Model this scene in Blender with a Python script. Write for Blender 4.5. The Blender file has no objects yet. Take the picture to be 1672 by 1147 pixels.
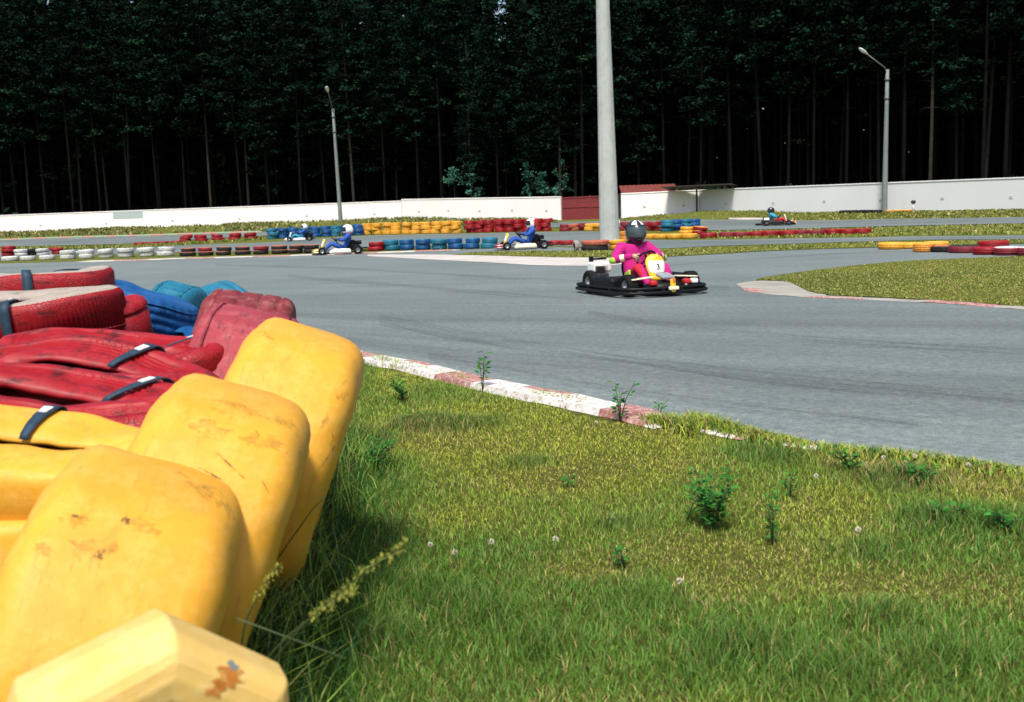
import bpy, bmesh, math, random
import numpy as np
from mathutils import Vector, Matrix, noise
random.seed(7); rng = np.random.default_rng(7)
sc = bpy.context.scene
COL = sc.collection
R_ = math.radians

# ------------------------------------------------------------------ camera
W0, H0 = 1672.0, 1147.0
LENS = 35.0
F = LENS / 36.0 * W0
HCAM = 1.23
ROLL = 0.036
PITCH = math.atan((573.5 - 350.0) * math.cos(ROLL) / F)
_F = Vector((0, math.cos(PITCH), -math.sin(PITCH)))
_R0 = Vector((1, 0, 0)); _U0 = Vector((0, math.sin(PITCH), math.cos(PITCH)))
_R = _R0 * math.cos(ROLL) - _U0 * math.sin(ROLL)
_U = _U0 * math.cos(ROLL) + _R0 * math.sin(ROLL)
CAM = Vector((0, 0, HCAM))
cam_d = bpy.data.cameras.new('camera'); cam = bpy.data.objects.new('camera', cam_d); COL.objects.link(cam)
m = Matrix((( _R.x, _U.x, -_F.x, 0), (_R.y, _U.y, -_F.y, 0), (_R.z, _U.z, -_F.z, HCAM), (0, 0, 0, 1)))
cam.matrix_world = m
cam_d.lens = LENS; cam_d.sensor_width = 36; cam_d.clip_end = 3000; cam_d.clip_start = 0.05
cam_d.dof.use_dof = True; cam_d.dof.focus_distance = 9.0; cam_d.dof.aperture_fstop = 5.6
sc.camera = cam

def ray(px, py):
    return (_F * F + _R * (px - W0 / 2) - _U * (py - H0 / 2)).normalized()
def unproj(px, py, y):
    d = ray(px, py); return CAM + d * (y / d.y)
def horizon(px):
    return 350.0 - math.tan(ROLL) * (px - W0 / 2)

# ------------------------------------------------------------------ terrain
_ZW = [(-9, 1.2), (-.51, 1.2), (-.11, 1.2), (-.02, .8), (.05, .5), (.11, .5), (.16, .72), (.2, .92), (.24, .8), (.30, .5), (.51, .3), (9, .3)]
_DW = [(-9, 110), (-.51, 110), (-.11, 106), (.05, 94), (.11, 89), (.187, 88), (.51, 67), (9, 67)]
def interp(t, u):
    for (a, b), (c, d) in zip(t, t[1:]):
        if u <= c:
            k = (u - a) / (c - a); k = k * k * (3 - 2 * k) if t is _ZW else k
            return b + (d - b) * k
    return t[-1][1]
def wall_dist(u): return interp(_DW, u)
def terr(x, y):
    if y < 25: return 0.0
    u = x / y
    dw = wall_dist(u); zw = interp(_ZW, u)
    s = .60 if u < 0 else .60 + .22 * min(1, u / .2)
    t = (y - dw * s) / (dw * (1 - s) * .97)
    t = max(0.0, min(1.0, t)); t = t * t * (3 - 2 * t)
    return zw * t
def ground(px, py, off=0.0):
    d = ray(px, py)
    t = 1.0; prev = None
    while t < 400:
        P = CAM + d * t
        g = terr(P.x, P.y) + off
        if P.z <= g:
            lo, hi = prev or 0.0, t
            for _ in range(30):
                mid = (lo + hi) / 2; Q = CAM + d * mid
                if Q.z <= terr(Q.x, Q.y) + off: hi = mid
                else: lo = mid
            return CAM + d * hi
        prev = t; t *= 1.01
    return None
def gpt(px, py):
    for k in range(80):
        P = ground(px, py + k * .5)
        if P: return P
    return CAM + ray(px, py + 60) * 50

# ------------------------------------------------------------------ object helpers
def tag(o, label=None, cat=None, group=None, kind=None):
    if label: o['label'] = label
    if cat: o['category'] = cat
    if group: o['group'] = group
    if kind: o['kind'] = kind
    return o
def thing(name, label, cat, loc=(0, 0, 0), rz=0.0, group=None):
    o = bpy.data.objects.new(name, None); COL.objects.link(o)
    o.empty_display_size = .2
    o.location = loc; o.rotation_euler = (0, 0, rz)
    return tag(o, label, cat, group)
def obj(name, mesh, parent=None, loc=None, rot=None):
    o = bpy.data.objects.new(name, mesh); COL.objects.link(o)
    if parent: o.parent = parent
    if loc is not None: o.location = loc
    if rot is not None: o.rotation_euler = rot
    return o
def mesh_np(name, verts, faces, mats, smooth=False, cols=None, mat_idx=None):
    me = bpy.data.meshes.new(name)
    verts = np.asarray(verts, dtype=np.float32); faces = np.asarray(faces, dtype=np.int32)
    n, k = faces.shape
    me.vertices.add(len(verts)); me.vertices.foreach_set('co', verts.ravel())
    me.loops.add(n * k); me.loops.foreach_set('vertex_index', faces.ravel())
    me.polygons.add(n); me.polygons.foreach_set('loop_start', np.arange(0, n * k, k, dtype=np.int32))
    try: me.polygons.foreach_set('loop_total', np.full(n, k, dtype=np.int32))
    except Exception: pass
    for mm in (mats if isinstance(mats, (list, tuple)) else [mats]): me.materials.append(mm)
    if mat_idx is not None: me.polygons.foreach_set('material_index', np.asarray(mat_idx, dtype=np.int32))
    me.update(calc_edges=True)
    me.polygons.foreach_set('use_smooth', np.full(n, smooth, dtype=bool))
    if cols is not None:
        a = me.color_attributes.new('Col', 'FLOAT_COLOR', 'POINT')
        a.data.foreach_set('color', np.asarray(cols, dtype=np.float32).ravel())
    me.validate()
    return me
class MB:
    """collects shapes, then becomes ONE mesh"""
    def __init__(s): s.v = []; s.f = []; s.mi = []; s.sm = []
    def add(s, v, f, mi=0, smooth=True):
        b = len(s.v); s.v += [tuple(p) for p in v]
        s.f += [tuple(i + b for i in q) for q in f]; s.mi += [mi] * len(f); s.sm += [smooth] * len(f); return s
    def box(s, c, d, rot=None, mi=0, bev=0.0, smooth=False):
        bm = bmesh.new(); bmesh.ops.create_cube(bm, size=1)
        for v in bm.verts: v.co = Vector((v.co.x * d[0], v.co.y * d[1], v.co.z * d[2]))
        if bev: bmesh.ops.bevel(bm, geom=bm.edges[:], offset=bev, segments=2, profile=.5, affect='EDGES')
        M = Matrix.Translation(c)
        if rot is not None: M = M @ (rot.to_matrix().to_4x4() if hasattr(rot, 'to_matrix') else rot)
        bm.verts.ensure_lookup_table()
        v = [M @ x.co for x in bm.verts]; f = [[q.index for q in p.verts] for p in bm.faces]
        bm.free(); return s.add(v, f, mi, smooth)
    def tube(s, pts, r, n=8, mi=0, cap=True, closed=False):
        pts = [Vector(p) for p in pts]; N = len(pts)
        rr = r if isinstance(r, (list, tuple)) else [r] * N
        v = []; f = []; prev = None
        for i, p in enumerate(pts):
            if closed: t = pts[(i + 1) % N] - pts[i - 1]
            else: t = pts[min(i + 1, N - 1)] - pts[max(i - 1, 0)]
            t.normalize()
            if prev is None:
                a = Vector((0, 0, 1)) if abs(t.z) < .9 else Vector((1, 0, 0))
            else: a = prev
            u = (a - t * a.dot(t)).normalized(); w = t.cross(u); prev = u
            for k in range(n):
                an = 2 * math.pi * k / n
                v.append(p + (u * math.cos(an) + w * math.sin(an)) * rr[i])
        for i in range(N if closed else N - 1):
            j = (i + 1) % N
            for k in range(n):
                f.append((i * n + k, i * n + (k + 1) % n, j * n + (k + 1) % n, j * n + k))
        if cap and not closed:
            f.append(tuple(range(n))[::-1]); f.append(tuple((N - 1) * n + k for k in range(n)))
        return s.add(v, f, mi, True)
    def lathe(s, prof, n=24, M=None, mi=0, closed_prof=False, smooth=True):
        v = []; f = []; K = len(prof)
        for i in range(n):
            a = 2 * math.pi * i / n
            for r, z in prof:
                p = Vector((r * math.cos(a), r * math.sin(a), z))
                v.append(M @ p if M else p)
        for i in range(n):
            j = (i + 1) % n
            for k in range(K if closed_prof else K - 1):
                l = (k + 1) % K
                f.append((i * K + k, j * K + k, j * K + l, i * K + l))
        return s.add(v, f, mi, smooth)
    def build(s, name, mats):
        me = bpy.data.meshes.new(name)
        me.from_pydata(s.v, [], s.f)
        for mm in (mats if isinstance(mats, (list, tuple)) else [mats]): me.materials.append(mm)
        me.polygons.foreach_set('material_index', s.mi); me.polygons.foreach_set('use_smooth', s.sm)
        bm = bmesh.new(); bm.from_mesh(me); bmesh.ops.recalc_face_normals(bm, faces=bm.faces); bm.to_mesh(me); bm.free()
        me.update(); return me
    def obj(s, name, mats, parent=None): return obj(name, s.build(name, mats), parent)
def bevel_weld(me, angle=40):
    try: me.set_sharp_from_angle(angle=R_(angle))
    except Exception: pass
    return me

# ------------------------------------------------------------------ materials
def new_mat(name):
    mt = bpy.data.materials.new(name); mt.use_nodes = True
    nt = mt.node_tree; b = nt.nodes['Principled BSDF']
    return mt, nt, b
def N(nt, typ, **kw):
    n = nt.nodes.new(typ)
    for k, v in kw.items(): setattr(n, k, v)
    return n
def noise_tex(nt, scale, detail=4, rough=.6, coord='Object', vec=None, mapping=None):
    tn = N(nt, 'ShaderNodeTexNoise'); tn.inputs['Scale'].default_value = scale
    tn.inputs['Detail'].default_value = detail; tn.inputs['Roughness'].default_value = rough
    if vec is None:
        tc = N(nt, 'ShaderNodeTexCoord'); vec = tc.outputs[coord]
    if mapping:
        mp = N(nt, 'ShaderNodeMapping'); mp.inputs['Scale'].default_value = mapping
        nt.links.new(vec, mp.inputs['Vector']); vec = mp.outputs['Vector']
    nt.links.new(vec, tn.inputs['Vector'])
    return tn
def ramp(nt, src, stops):
    r = N(nt, 'ShaderNodeValToRGB'); el = r.color_ramp.elements
    while len(el) < len(stops): el.new(.5)
    for e, (p, c) in zip(el, stops):
        e.position = p; e.color = (*c, 1) if not isinstance(c, (int, float)) else (c, c, c, 1)
    nt.links.new(src, r.inputs['Fac']); return r
def mix(nt, fac, a, b, mode='MIX'):
    mx = N(nt, 'ShaderNodeMix', data_type='RGBA', blend_type=mode)
    for s, i in ((fac, 0), (a, 6), (b, 7)):
        if hasattr(s, 'is_output'): nt.links.new(s, mx.inputs[i])
        elif i == 0: mx.inputs[0].default_value = s
        else: mx.inputs[i].default_value = (*s, 1)
    return mx.outputs[2]
def bump(nt, b, src, strength=.3, dist=.01):
    bp = N(nt, 'ShaderNodeBump'); bp.inputs['Strength'].default_value = strength; bp.inputs['Distance'].default_value = dist
    nt.links.new(src, bp.inputs['Height']); nt.links.new(bp.outputs['Normal'], b.inputs['Normal']); return bp
def simple(name, col, rough=.6, metal=0.0, var=.25, scale=6.0, dirt=None, spec=.5, bump_s=0.0, coat=0.0, thr=.52):
    """painted / plastic / metal surface with procedural wear"""
    mt, nt, b = new_mat(name)
    n1 = noise_tex(nt, scale, 6, .65)
    lo = tuple(c * (1 - var) for c in col); hi = tuple(min(1, c * (1 + var * .6)) for c in col)
    c = ramp(nt, n1.outputs['Fac'], [(.3, lo), (.7, hi)]).outputs['Color']
    if dirt:
        n2 = noise_tex(nt, scale * 2.3, 8, .7)
        fac = ramp(nt, n2.outputs['Fac'], [(thr, 0), (thr + .18, dirt[1])]).outputs['Color']
        c = mix(nt, fac, c, dirt[0])
    nt.links.new(c, b.inputs['Base Color'])
    b.inputs['Roughness'].default_value = rough; b.inputs['Metallic'].default_value = metal
    b.inputs['Specular IOR Level'].default_value = spec
    if coat: b.inputs['Coat Weight'].default_value = coat
    if bump_s: bump(nt, b, n1.outputs['Fac'], bump_s, .01)
    return mt
# ------------------------------------------------------------------ world, sun
SUN_EL, SUN_AZ = 58.0, -170.0      # azimuth measured from +Y towards +X : from the left, a little behind the camera
world = bpy.data.worlds.new('World'); sc.world = world; world.use_nodes = True
wn = world.node_tree; bg = wn.nodes['Background']
sky = N(wn, 'ShaderNodeTexSky', sky_type='NISHITA'); sky.sun_disc = False
sky.sun_elevation = R_(SUN_EL); sky.sun_rotation = R_(SUN_AZ); sky.dust_density = 3.0; sky.air_density = 1.2
wn.links.new(sky.outputs['Color'], bg.inputs['Color']); bg.inputs['Strength'].default_value = .12
sl = bpy.data.lights.new('sun', 'SUN'); sl.energy = 3.4; sl.angle = R_(10.0); sl.color = (1, .95, .86)
so = bpy.data.objects.new('sun', sl); COL.objects.link(so)
sd = Vector((math.sin(R_(SUN_AZ)) * math.cos(R_(SUN_EL)), math.cos(R_(SUN_AZ)) * math.cos(R_(SUN_EL)), math.sin(R_(SUN_EL))))
so.rotation_euler = sd.to_track_quat('Z', 'Y').to_euler(); so.location = sd * 60
vs = sc.view_settings; vs.view_transform = 'Standard'; vs.look = 'None'; vs.exposure = 0.5; vs.gamma = 1

# ------------------------------------------------------------------ ground materials
def grass_ground_mat(name, cols, sc1=.35):
    mt, nt, b = new_mat(name)
    a = noise_tex(nt, sc1, 6, .6); c = noise_tex(nt, 3.0, 8, .75); d = noise_tex(nt, 28.0, 6, .8)
    base = ramp(nt, a.outputs['Fac'], [(.3, cols[0]), (.5, cols[1]), (.7, cols[2])]).outputs['Color']
    f = ramp(nt, c.outputs['Fac'], [(.4, 0), (.68, .75)]).outputs['Color']
    base = mix(nt, f, base, cols[3])
    f2 = ramp(nt, d.outputs['Fac'], [(.35, .35), (.65, 1.25)]).outputs['Color']
    base = mix(nt, 1.0, base, f2, 'MULTIPLY')
    nt.links.new(base, b.inputs['Base Color']); b.inputs['Roughness'].default_value = .95
    b.inputs['Specular IOR Level'].default_value = .1
    bump(nt, b, d.outputs['Fac'], .9, .05)
    return mt
M_GROUND = grass_ground_mat('grass_soil', [(.10, .135, .022), (.14, .165, .026), (.165, .18, .034), (.19, .18, .05)])
M_FOREST_FLOOR = grass_ground_mat('needle_litter', [(.012, .010, .007), (.018, .014, .009), (.010, .012, .006), (.02, .016, .01)])

def asphalt_mat():
    mt, nt, b = new_mat('asphalt')
    tc = N(nt, 'ShaderNodeTexCoord')
    fine = noise_tex(nt, 90.0, 5, .8); mid = noise_tex(nt, 3.2, 8, .7); big = noise_tex(nt, .22, 5, .6)
    st = noise_tex(nt, 1.0, 6, .65, vec=tc.outputs['UV'], mapping=(.10, 2.2, 1))
    st2 = noise_tex(nt, 1.0, 5, .6, vec=tc.outputs['UV'], mapping=(.35, 9.0, 1))
    c = ramp(nt, big.outputs['Fac'], [(.3, (.124, .152, .152)), (.7, (.182, .211, .208))]).outputs['Color']
    f = ramp(nt, st.outputs['Fac'], [(.44, 0), (.70, .5)]).outputs['Color']
    c = mix(nt, f, c, (.085, .108, .112))
    f = ramp(nt, st2.outputs['Fac'], [(.50, 0), (.72, .28)]).outputs['Color']
    c = mix(nt, f, c, (.095, .115, .125))
    f = ramp(nt, mid.outputs['Fac'], [(.55, 0), (.8, .35)]).outputs['Color']
    c = mix(nt, f, c, (.26, .265, .25))
    f = ramp(nt, fine.outputs['Fac'], [(.3, .58), (.7, 1.35)]).outputs['Color']
    c = mix(nt, 1.0, c, f, 'MULTIPLY')
    sv = N(nt, 'ShaderNodeSeparateXYZ'); nt.links.new(tc.outputs['UV'], sv.inputs['Vector'])
    wob = noise_tex(nt, 1.0, 3, .5, vec=tc.outputs['UV'], mapping=(.08, .35, 1))
    ma = N(nt, 'ShaderNodeMath', operation='MULTIPLY_ADD'); nt.links.new(wob.outputs['Fac'], ma.inputs[0]); ma.inputs[1].default_value = 3.2; nt.links.new(sv.outputs['Y'], ma.inputs[2])
    md = N(nt, 'ShaderNodeMath', operation='DIVIDE'); nt.links.new(ma.outputs[0], md.inputs[0]); md.inputs[1].default_value = 16.0
    rl = ramp(nt, md.outputs[0], [(.08, 1.12), (.16, 1.04), (.235, .80), (.30, 1.0), (.36, .90), (.40, 1.06), (.47, .78), (.55, 1.02), (.70, .92), (.9, 1.05)]).outputs['Color']
    c = mix(nt, 1.0, c, rl, 'MULTIPLY')
    grit = noise_tex(nt, 16.0, 6, .8)
    f = ramp(nt, grit.outputs['Fac'], [(.32, .66), (.68, 1.32)]).outputs['Color']
    c = mix(nt, 1.0, c, f, 'MULTIPLY')
    nt.links.new(c, b.inputs['Base Color'])
    b.inputs['Roughness'].default_value = .82; b.inputs['Specular IOR Level'].default_value = .3
    bump(nt, b, fine.outputs['Fac'], .35, .006)
    return mt
M_ASPHALT = asphalt_mat()
M_CONCRETE_PAD = simple('pale_concrete', (.50, .46, .43), .9, var=.2, scale=.9, dirt=((.22, .20, .16), .5), spec=.2, bump_s=.2)
M_PADDUST = simple('dusty_concrete', (.33, .31, .275), .9, var=.25, scale=1.6, dirt=((.16, .16, .10), .7), spec=.2, bump_s=.2)
M_KERB_WHITE = simple('kerb_white_paint', (.70, .66, .64), .85, var=.25, scale=11, dirt=((.24, .21, .13), 1.0), thr=.47, spec=.3, bump_s=.4)
M_KERB_RED = simple('kerb_red_paint', (.34, .125, .11), .85, var=.3, scale=11, dirt=((.50, .41, .37), 1.0), thr=.46, spec=.3, bump_s=.4)
M_KERB_GREEN = simple('kerb_green_paint', (.22, .30, .20), .8, var=.2, scale=5, spec=.3)

# ------------------------------------------------------------------ terrain sheet
def axis(lo, hi, fine_lo, fine_hi, step, grow):
    a = list(np.arange(fine_lo, fine_hi + 1e-6, step)); s = step
    while a[-1] < hi: s *= grow; a.append(min(hi, a[-1] + s))
    s = step
    while a[0] > lo: s *= grow; a.insert(0, max(lo, a[0] - s))
    return a
xs = axis(-420, 420, -75, 75, 1.6, 1.3); ys = axis(-60, 700, 36, 114, 1.4, 1.25)
gv = [(x, y, terr(x, y)) for y in ys for x in xs]
nx = len(xs)
gf = [(j * nx + i, j * nx + i + 1, (j + 1) * nx + i + 1, (j + 1) * nx + i) for j in range(len(ys) - 1) for i in range(nx - 1)]
gm = []
for j in range(len(ys) - 1):
    for i in range(nx - 1):
        x = (xs[i] + xs[i + 1]) / 2; y = (ys[j] + ys[j + 1]) / 2
        gm.append(1 if (y > 40 and y > wall_dist(x / y) + 1.2) else 0)
ter = obj('terrain', mesh_np('terrain', gv, gf, [M_GROUND, M_FOREST_FLOOR], True, mat_idx=gm)); tag(ter, kind='structure')

# ------------------------------------------------------------------ draped strips between two pixel polylines
def lerp_poly(poly, x):
    for (a, b), (c, d) in zip(poly, poly[1:]):
        if x <= c: return b + (d - b) * (x - a) / (c - a)
    return poly[-1][1]
def smooth_poly(poly, x):
    P = poly; n = len(P)
    for i in range(n - 1):
        if x <= P[i + 1][0] or i == n - 2:
            x0, y0 = P[i]; x1, y1 = P[i + 1]
            m0 = (P[i + 1][1] - P[i - 1][1]) / (P[i + 1][0] - P[i - 1][0]) if i > 0 else (y1 - y0) / (x1 - x0)
            m1 = (P[i + 2][1] - P[i][1]) / (P[i + 2][0] - P[i][0]) if i < n - 2 else (y1 - y0) / (x1 - x0)
            h = x1 - x0; t = max(0, min(1, (x - x0) / h))
            return (2 * t**3 - 3 * t**2 + 1) * y0 + (t**3 - 2 * t**2 + t) * h * m0 + (-2 * t**3 + 3 * t**2) * y1 + (t**3 - t**2) * h * m1
def strip(name, far, near, off, mat, step=14, rows=14, wob=0.0):
    x0 = max(far[0][0], near[0][0]); x1 = min(far[-1][0], near[-1][0])
    xs_ = list(np.arange(x0, x1, step)) + [x1]
    V = []; U = []; acc = 0; last = None
    for k, x in enumerate(xs_):
        a = gpt(x, smooth_poly(far, x)); b = gpt(x, smooth_poly(near, x))
        if wob:
            a = a + Vector((0, noise.noise(Vector((a.x * .9, a.y * .3, 1))) * wob, 0)); b = b + Vector((0, noise.noise(Vector((b.x * .9, b.y * .9, 5))) * wob, 0))
        mid = (a + b) / 2
        if last is not None: acc += (mid - last).length
        last = mid
        wd = (b - a).length
        for r in range(rows + 1):
            p = a.lerp(b, r / rows); V.append((p.x, p.y, terr(p.x, p.y) + off)); U.append((acc, wd * r / rows))
    K = rows + 1
    Fc = [(k * K + r, k * K + r + 1, (k + 1) * K + r + 1, (k + 1) * K + r) for k in range(len(xs_) - 1) for r in range(rows)]
    me = mesh_np(name, V, Fc, mat, True)
    uv = me.uv_layers.new(name='UVMap')
    idx = np.array(Fc).ravel(); uv.data.foreach_set('uv', np.array(U, dtype=np.float32)[idx].ravel())
    o = obj(name, me); tag(o, kind='structure')
    bm = bmesh.new(); bm.from_mesh(me)
    if sum(f.normal.z for f in bm.faces) < 0: bmesh.ops.reverse_faces(bm, faces=bm.faces[:])
    bm.to_mesh(me); bm.free()
    return o
MAIN_FAR = [(-500, 440), (0, 431), (280, 423), (460, 418), (560, 415), (640, 412), (800, 406.5), (900, 404), (960, 407), (1020, 410), (1100, 408), (1250, 403), (1440, 398), (1672, 394), (2200, 386)]
# near edge is given in plan so the inside of the bend is smooth
EDGE = [(-30, 33), (-20, 27), (-12, 21.5), (-6.5, 16.4), (-3.6, 12.7)]
for q in [(600, 581), (700, 600), (800, 624), (950, 654), (1050, 674), (1180, 704), (1290, 723), (1450, 745), (1672, 770)]:
    p = gpt(*q); EDGE.append((p.x, p.y))
EDGE += [(3.4, 3.7), (6, 2.3), (10, 1.2)]
def catmull(P, n=10):
    out = []
    for i in range(len(P) - 1):
        p0 = P[max(i - 1, 0)]; p1 = P[i]; p2 = P[i + 1]; p3 = P[min(i + 2, len(P) - 1)]
        for k in range(n):
            t = k / n
            out.append(tuple(.5 * (2 * p1[j] + (p2[j] - p0[j]) * t + (2 * p0[j] - 5 * p1[j] + 4 * p2[j] - p3[j]) * t * t + (3 * p1[j] - p0[j] - 3 * p2[j] + p3[j]) * t**3) for j in range(len(p1))))
    out.append(tuple(P[-1])); return out
EDGEC = catmull(EDGE, 10)
def main_road():
    # pair every near-edge point with a point of the far edge, sorted by bearing round the bend
    farw = [gpt(x, smooth_poly(MAIN_FAR, x)) for x in np.arange(-500, 2201, 15)]
    n = len(EDGEC); V = []; U = []; rows = 26; acc = 0; last = None
    L = [0]
    for a, b in zip(farw, farw[1:]): L.append(L[-1] + (b - a).length)
    for i, e in enumerate(EDGEC):
        s = i / (n - 1) * L[-1]
        j = max(k for k in range(len(L)) if L[k] <= s + 1e-6); j = min(j, len(L) - 2)
        fp = farw[j].lerp(farw[j + 1], (s - L[j]) / (L[j + 1] - L[j]))
        ep = Vector((e[0], e[1], 0)); 
        if last is not None: acc += (ep - last).length
        last = ep; wd = (fp - ep).length
        for r in range(rows + 1):
            t = r / rows; p = ep.lerp(fp, t)
            V.append((p.x, p.y, terr(p.x, p.y) + .006)); U.append((acc + t * t * 6, wd * t))
    K = rows + 1
    Fc = [(i * K + r, (i + 1) * K + r, (i + 1) * K + r + 1, i * K + r + 1) for i in range(n - 1) for r in range(rows)]
    me = mesh_np('main_road', V, Fc, M_ASPHALT, True)
    uv = me.uv_layers.new(name='UVMap'); uv.data.foreach_set('uv', np.array(U, dtype=np.float32)[np.array(Fc).ravel()].ravel())
    bm = bmesh.new(); bm.from_mesh(me)
    for f in bm.faces:
        if f.normal.z < 0: f.normal_flip()
    bm.to_mesh(me); bm.free()
    tag(obj('main_road', me), kind='structure')
main_road()
# back roads
strip('back_road', [(-300, 412), (150, 406), (300, 401), (440, 396), (590, 386), (760, 382), (915, 379), (980, 379), (1060, 392), (1180, 392), (1300, 390), (1415, 388.5), (1500, 386.5), (1672, 385), (2200, 378)],
      [(-300, 424), (150, 417), (280, 413), (520, 408), (700, 403), (850, 400), (980, 405), (1060, 407), (1180, 402), (1300, 398.5), (1415, 395), (1500, 392.5), (1672, 391), (2200, 383)], .010, M_ASPHALT, rows=8)
strip('outer_road', [(850, 364.5), (920, 363.5), (1000, 362), (1080, 361), (1150, 359.5), (1300, 361), (1450, 358.8), (1672, 355.5), (2200, 348)],
      [(850, 374), (920, 372), (1000, 372), (1080, 375), (1150, 377), (1300, 374.5), (1450, 370.5), (1672, 366), (2200, 357)], .03, M_ASPHALT, rows=8)
strip('far_road', [(-400, 408), (0, 393.5), (100, 390), (250, 386), (400, 381), (470, 378)], [(-400, 419), (0, 404), (100, 401.5), (230, 398), (350, 390), (470, 384)], .03, M_ASPHALT, rows=8)
strip('concrete_apron', [(600, 416.5), (700, 416.5), (800, 418), (900, 420.5), (1000, 422), (1050, 424)], [(600, 419), (700, 424.5), (800, 429.5), (880, 434), (1000, 434), (1050, 426)], .012, M_CONCRETE_PAD, rows=4)
strip('concrete_patch', [(1190, 357.2), (1215, 356.8), (1245, 357)], [(1190, 359.4), (1215, 360.2), (1245, 360)], .05, M_CONCRETE_PAD, step=6, rows=2)
strip('middle_verge', [(740, 416.2), (800, 413), (850, 411.5), (950, 410.5), (1020, 410.5), (1100, 407.5), (1250, 402.5), (1440, 397), (1672, 393), (2200, 385)],
      [(740, 417), (800, 418.2), (880, 420.5), (960, 421.4), (1040, 421.5), (1110, 419), (1250, 411), (1445, 404.5), (1672, 399), (2200, 390)], .018, M_GROUND, rows=5, wob=.25)
# island inside the right-hand bend
ISL = [(1203, 466), (1215, 461), (1240, 456), (1290, 448.5), (1340, 441), (1450, 429), (1560, 423), (1672, 419), (2300, 405)]
ISL_N = [(1203, 467), (1215, 475), (1250, 481), (1340, 487.5), (1430, 491), (1500, 494.5), (1600, 501), (1672, 507), (2300, 548)]
strip('island_concrete', [(1203, 466.4), (1215, 463), (1240, 460), (1280, 459), (1325, 468), (1350, 480)], [(1203, 467), (1215, 472.5), (1240, 477), (1280, 481), (1325, 485), (1350, 487)], .016, M_PADDUST, step=6, rows=4, wob=.1)
strip('island_verge', [(1235, 457), (1290, 449.5), (1340, 442), (1450, 430), (1560, 424), (1672, 420), (2300, 406)],
      [(1235, 460), (1290, 463), (1320, 478), (1360, 484), (1430, 488), (1500, 491.5), (1600, 498), (1672, 504), (2300, 544)], .020, M_GROUND, rows=8, wob=.15)

def mark_mat():
    mt, nt, b = new_mat('tyre_rubber_mark'); b.inputs['Base Color'].default_value = (.035, .042, .044, 1); b.inputs['Roughness'].default_value = .7
    tc = N(nt, 'ShaderNodeTexCoord'); a = noise_tex(nt, 1.0, 6, .65, vec=tc.outputs['UV'], mapping=(.25, 7.0, 1)); g = noise_tex(nt, 45, 4, .7)
    f = mix(nt, 1.0, ramp(nt, a.outputs['Fac'], [(.42, 0), (.70, .42)]).outputs['Color'], ramp(nt, g.outputs['Fac'], [(.35, .35), (.6, 1)]).outputs['Color'], 'MULTIPLY')
    nt.links.new(f, b.inputs['Alpha']); return mt
M_MARK = mark_mat()
up = lambda P, d: [(x, y + d * (1 + .25 * math.sin(x * .011))) for x, y in P]
for i, (P, d) in enumerate((([(960, 508), (1150, 534), (1400, 555), (1672, 571), (1900, 584)], 11), ([(470, 449), (600, 460), (800, 476), (950, 490)], 6), ([(620, 514), (800, 547), (1000, 579), (1300, 614), (1672, 647), (1800, 660)], 17), ([(350, 431), (600, 439), (850, 454), (1190, 468)], 4), ([(1060, 436), (1200, 424), (1400, 412), (1500, 409)], 3), ([(700, 575), (900, 612), (1200, 655), (1500, 690)], 13))):
    strip('tyre_mark', P, up(P, d), .0105, M_MARK, rows=3)
def kerb(name, pts, width, height, block, side, red=M_KERB_RED, alt=M_KERB_WHITE, two=True):
    """painted concrete kerb: a sloping outer band and a flat inner band, in alternating blocks. pts in plan, side=+1 -> inner lies left of travel"""
    P = [Vector((p[0], p[1], 0)) for p in pts]
    Ls = [0]
    for a, b in zip(P, P[1:]): Ls.append(Ls[-1] + (b - a).length)
    def at(s):
        s = max(0, min(Ls[-1] - 1e-5, s))
        j = max(k for k in range(len(Ls)) if Ls[k] <= s); j = min(j, len(P) - 2)
        k = (s - Ls[j]) / max(1e-6, Ls[j + 1] - Ls[j])
        t = (P[j + 1] - P[j]).normalized(); return P[j].lerp(P[j + 1], k), Vector((-t.y, t.x, 0)) * side
    mb = MB(); sub = 4; s = 0; i = 0
    sect = [(0, .008), (.06, height * .85), (.38, height), (.40, height), (.94, height * .95), (1.0, .0)]
    while s < Ls[-1] - .05:
        bl = block * random.uniform(.85, 1.2)
        rows = []
        for k in range(sub + 1):
            c, nrm = at(s + bl * k / sub)
            w = width * (1 + .05 * noise.noise(c * 2)); z0 = terr(c.x, c.y)
            es = max(0.0, min(1, min(s + bl * k / sub, Ls[-1] - s - bl * k / sub) / .35)); rows.append([c + nrm * (w * q) + Vector((0, 0, z0 + (h + .012 * noise.noise(c * 3)) * es + .008 * (1 - es))) for q, h in sect])
        for k in range(sub):
            for q in range(len(sect) - 1):
                outer = q < 3
                mi = (i % 2 if outer else (1 if (i % 4 == 1 and two) else 0))
                mb.add([rows[k][q], rows[k][q + 1], rows[k + 1][q + 1], rows[k + 1][q]], [(0, 1, 2, 3)], mi, False)
        s += bl; i += 1
    o = mb.obj(name, [alt, red]); tag(o, kind='structure'); return o
kpts = [p for p in EDGEC if -7 < p[0] < 1.02]
kerb('kerb', [p for p in EDGEC if 1.08 < p[0] < 1.30], .13, .03, .3, -1)
kerb('kerb', kpts, .27, .045, .46, -1)
kerb('kerb', [p for p in EDGEC if 1.40 < p[0] < 1.60], .10, .03, .4, -1)
ip = [gpt(x, smooth_poly(ISL_N, x)) for x in np.arange(1203, 1700, 12)]
kerb('kerb', [(p.x, p.y) for p in ip], .18, .02, .85, 1, alt=M_PADDUST)
dp = [gpt(x, lerp_poly([(-100, 396.4), (0, 392.6), (100, 389), (250, 385), (400, 380)], x)) for x in range(-100, 420, 12)]
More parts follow.
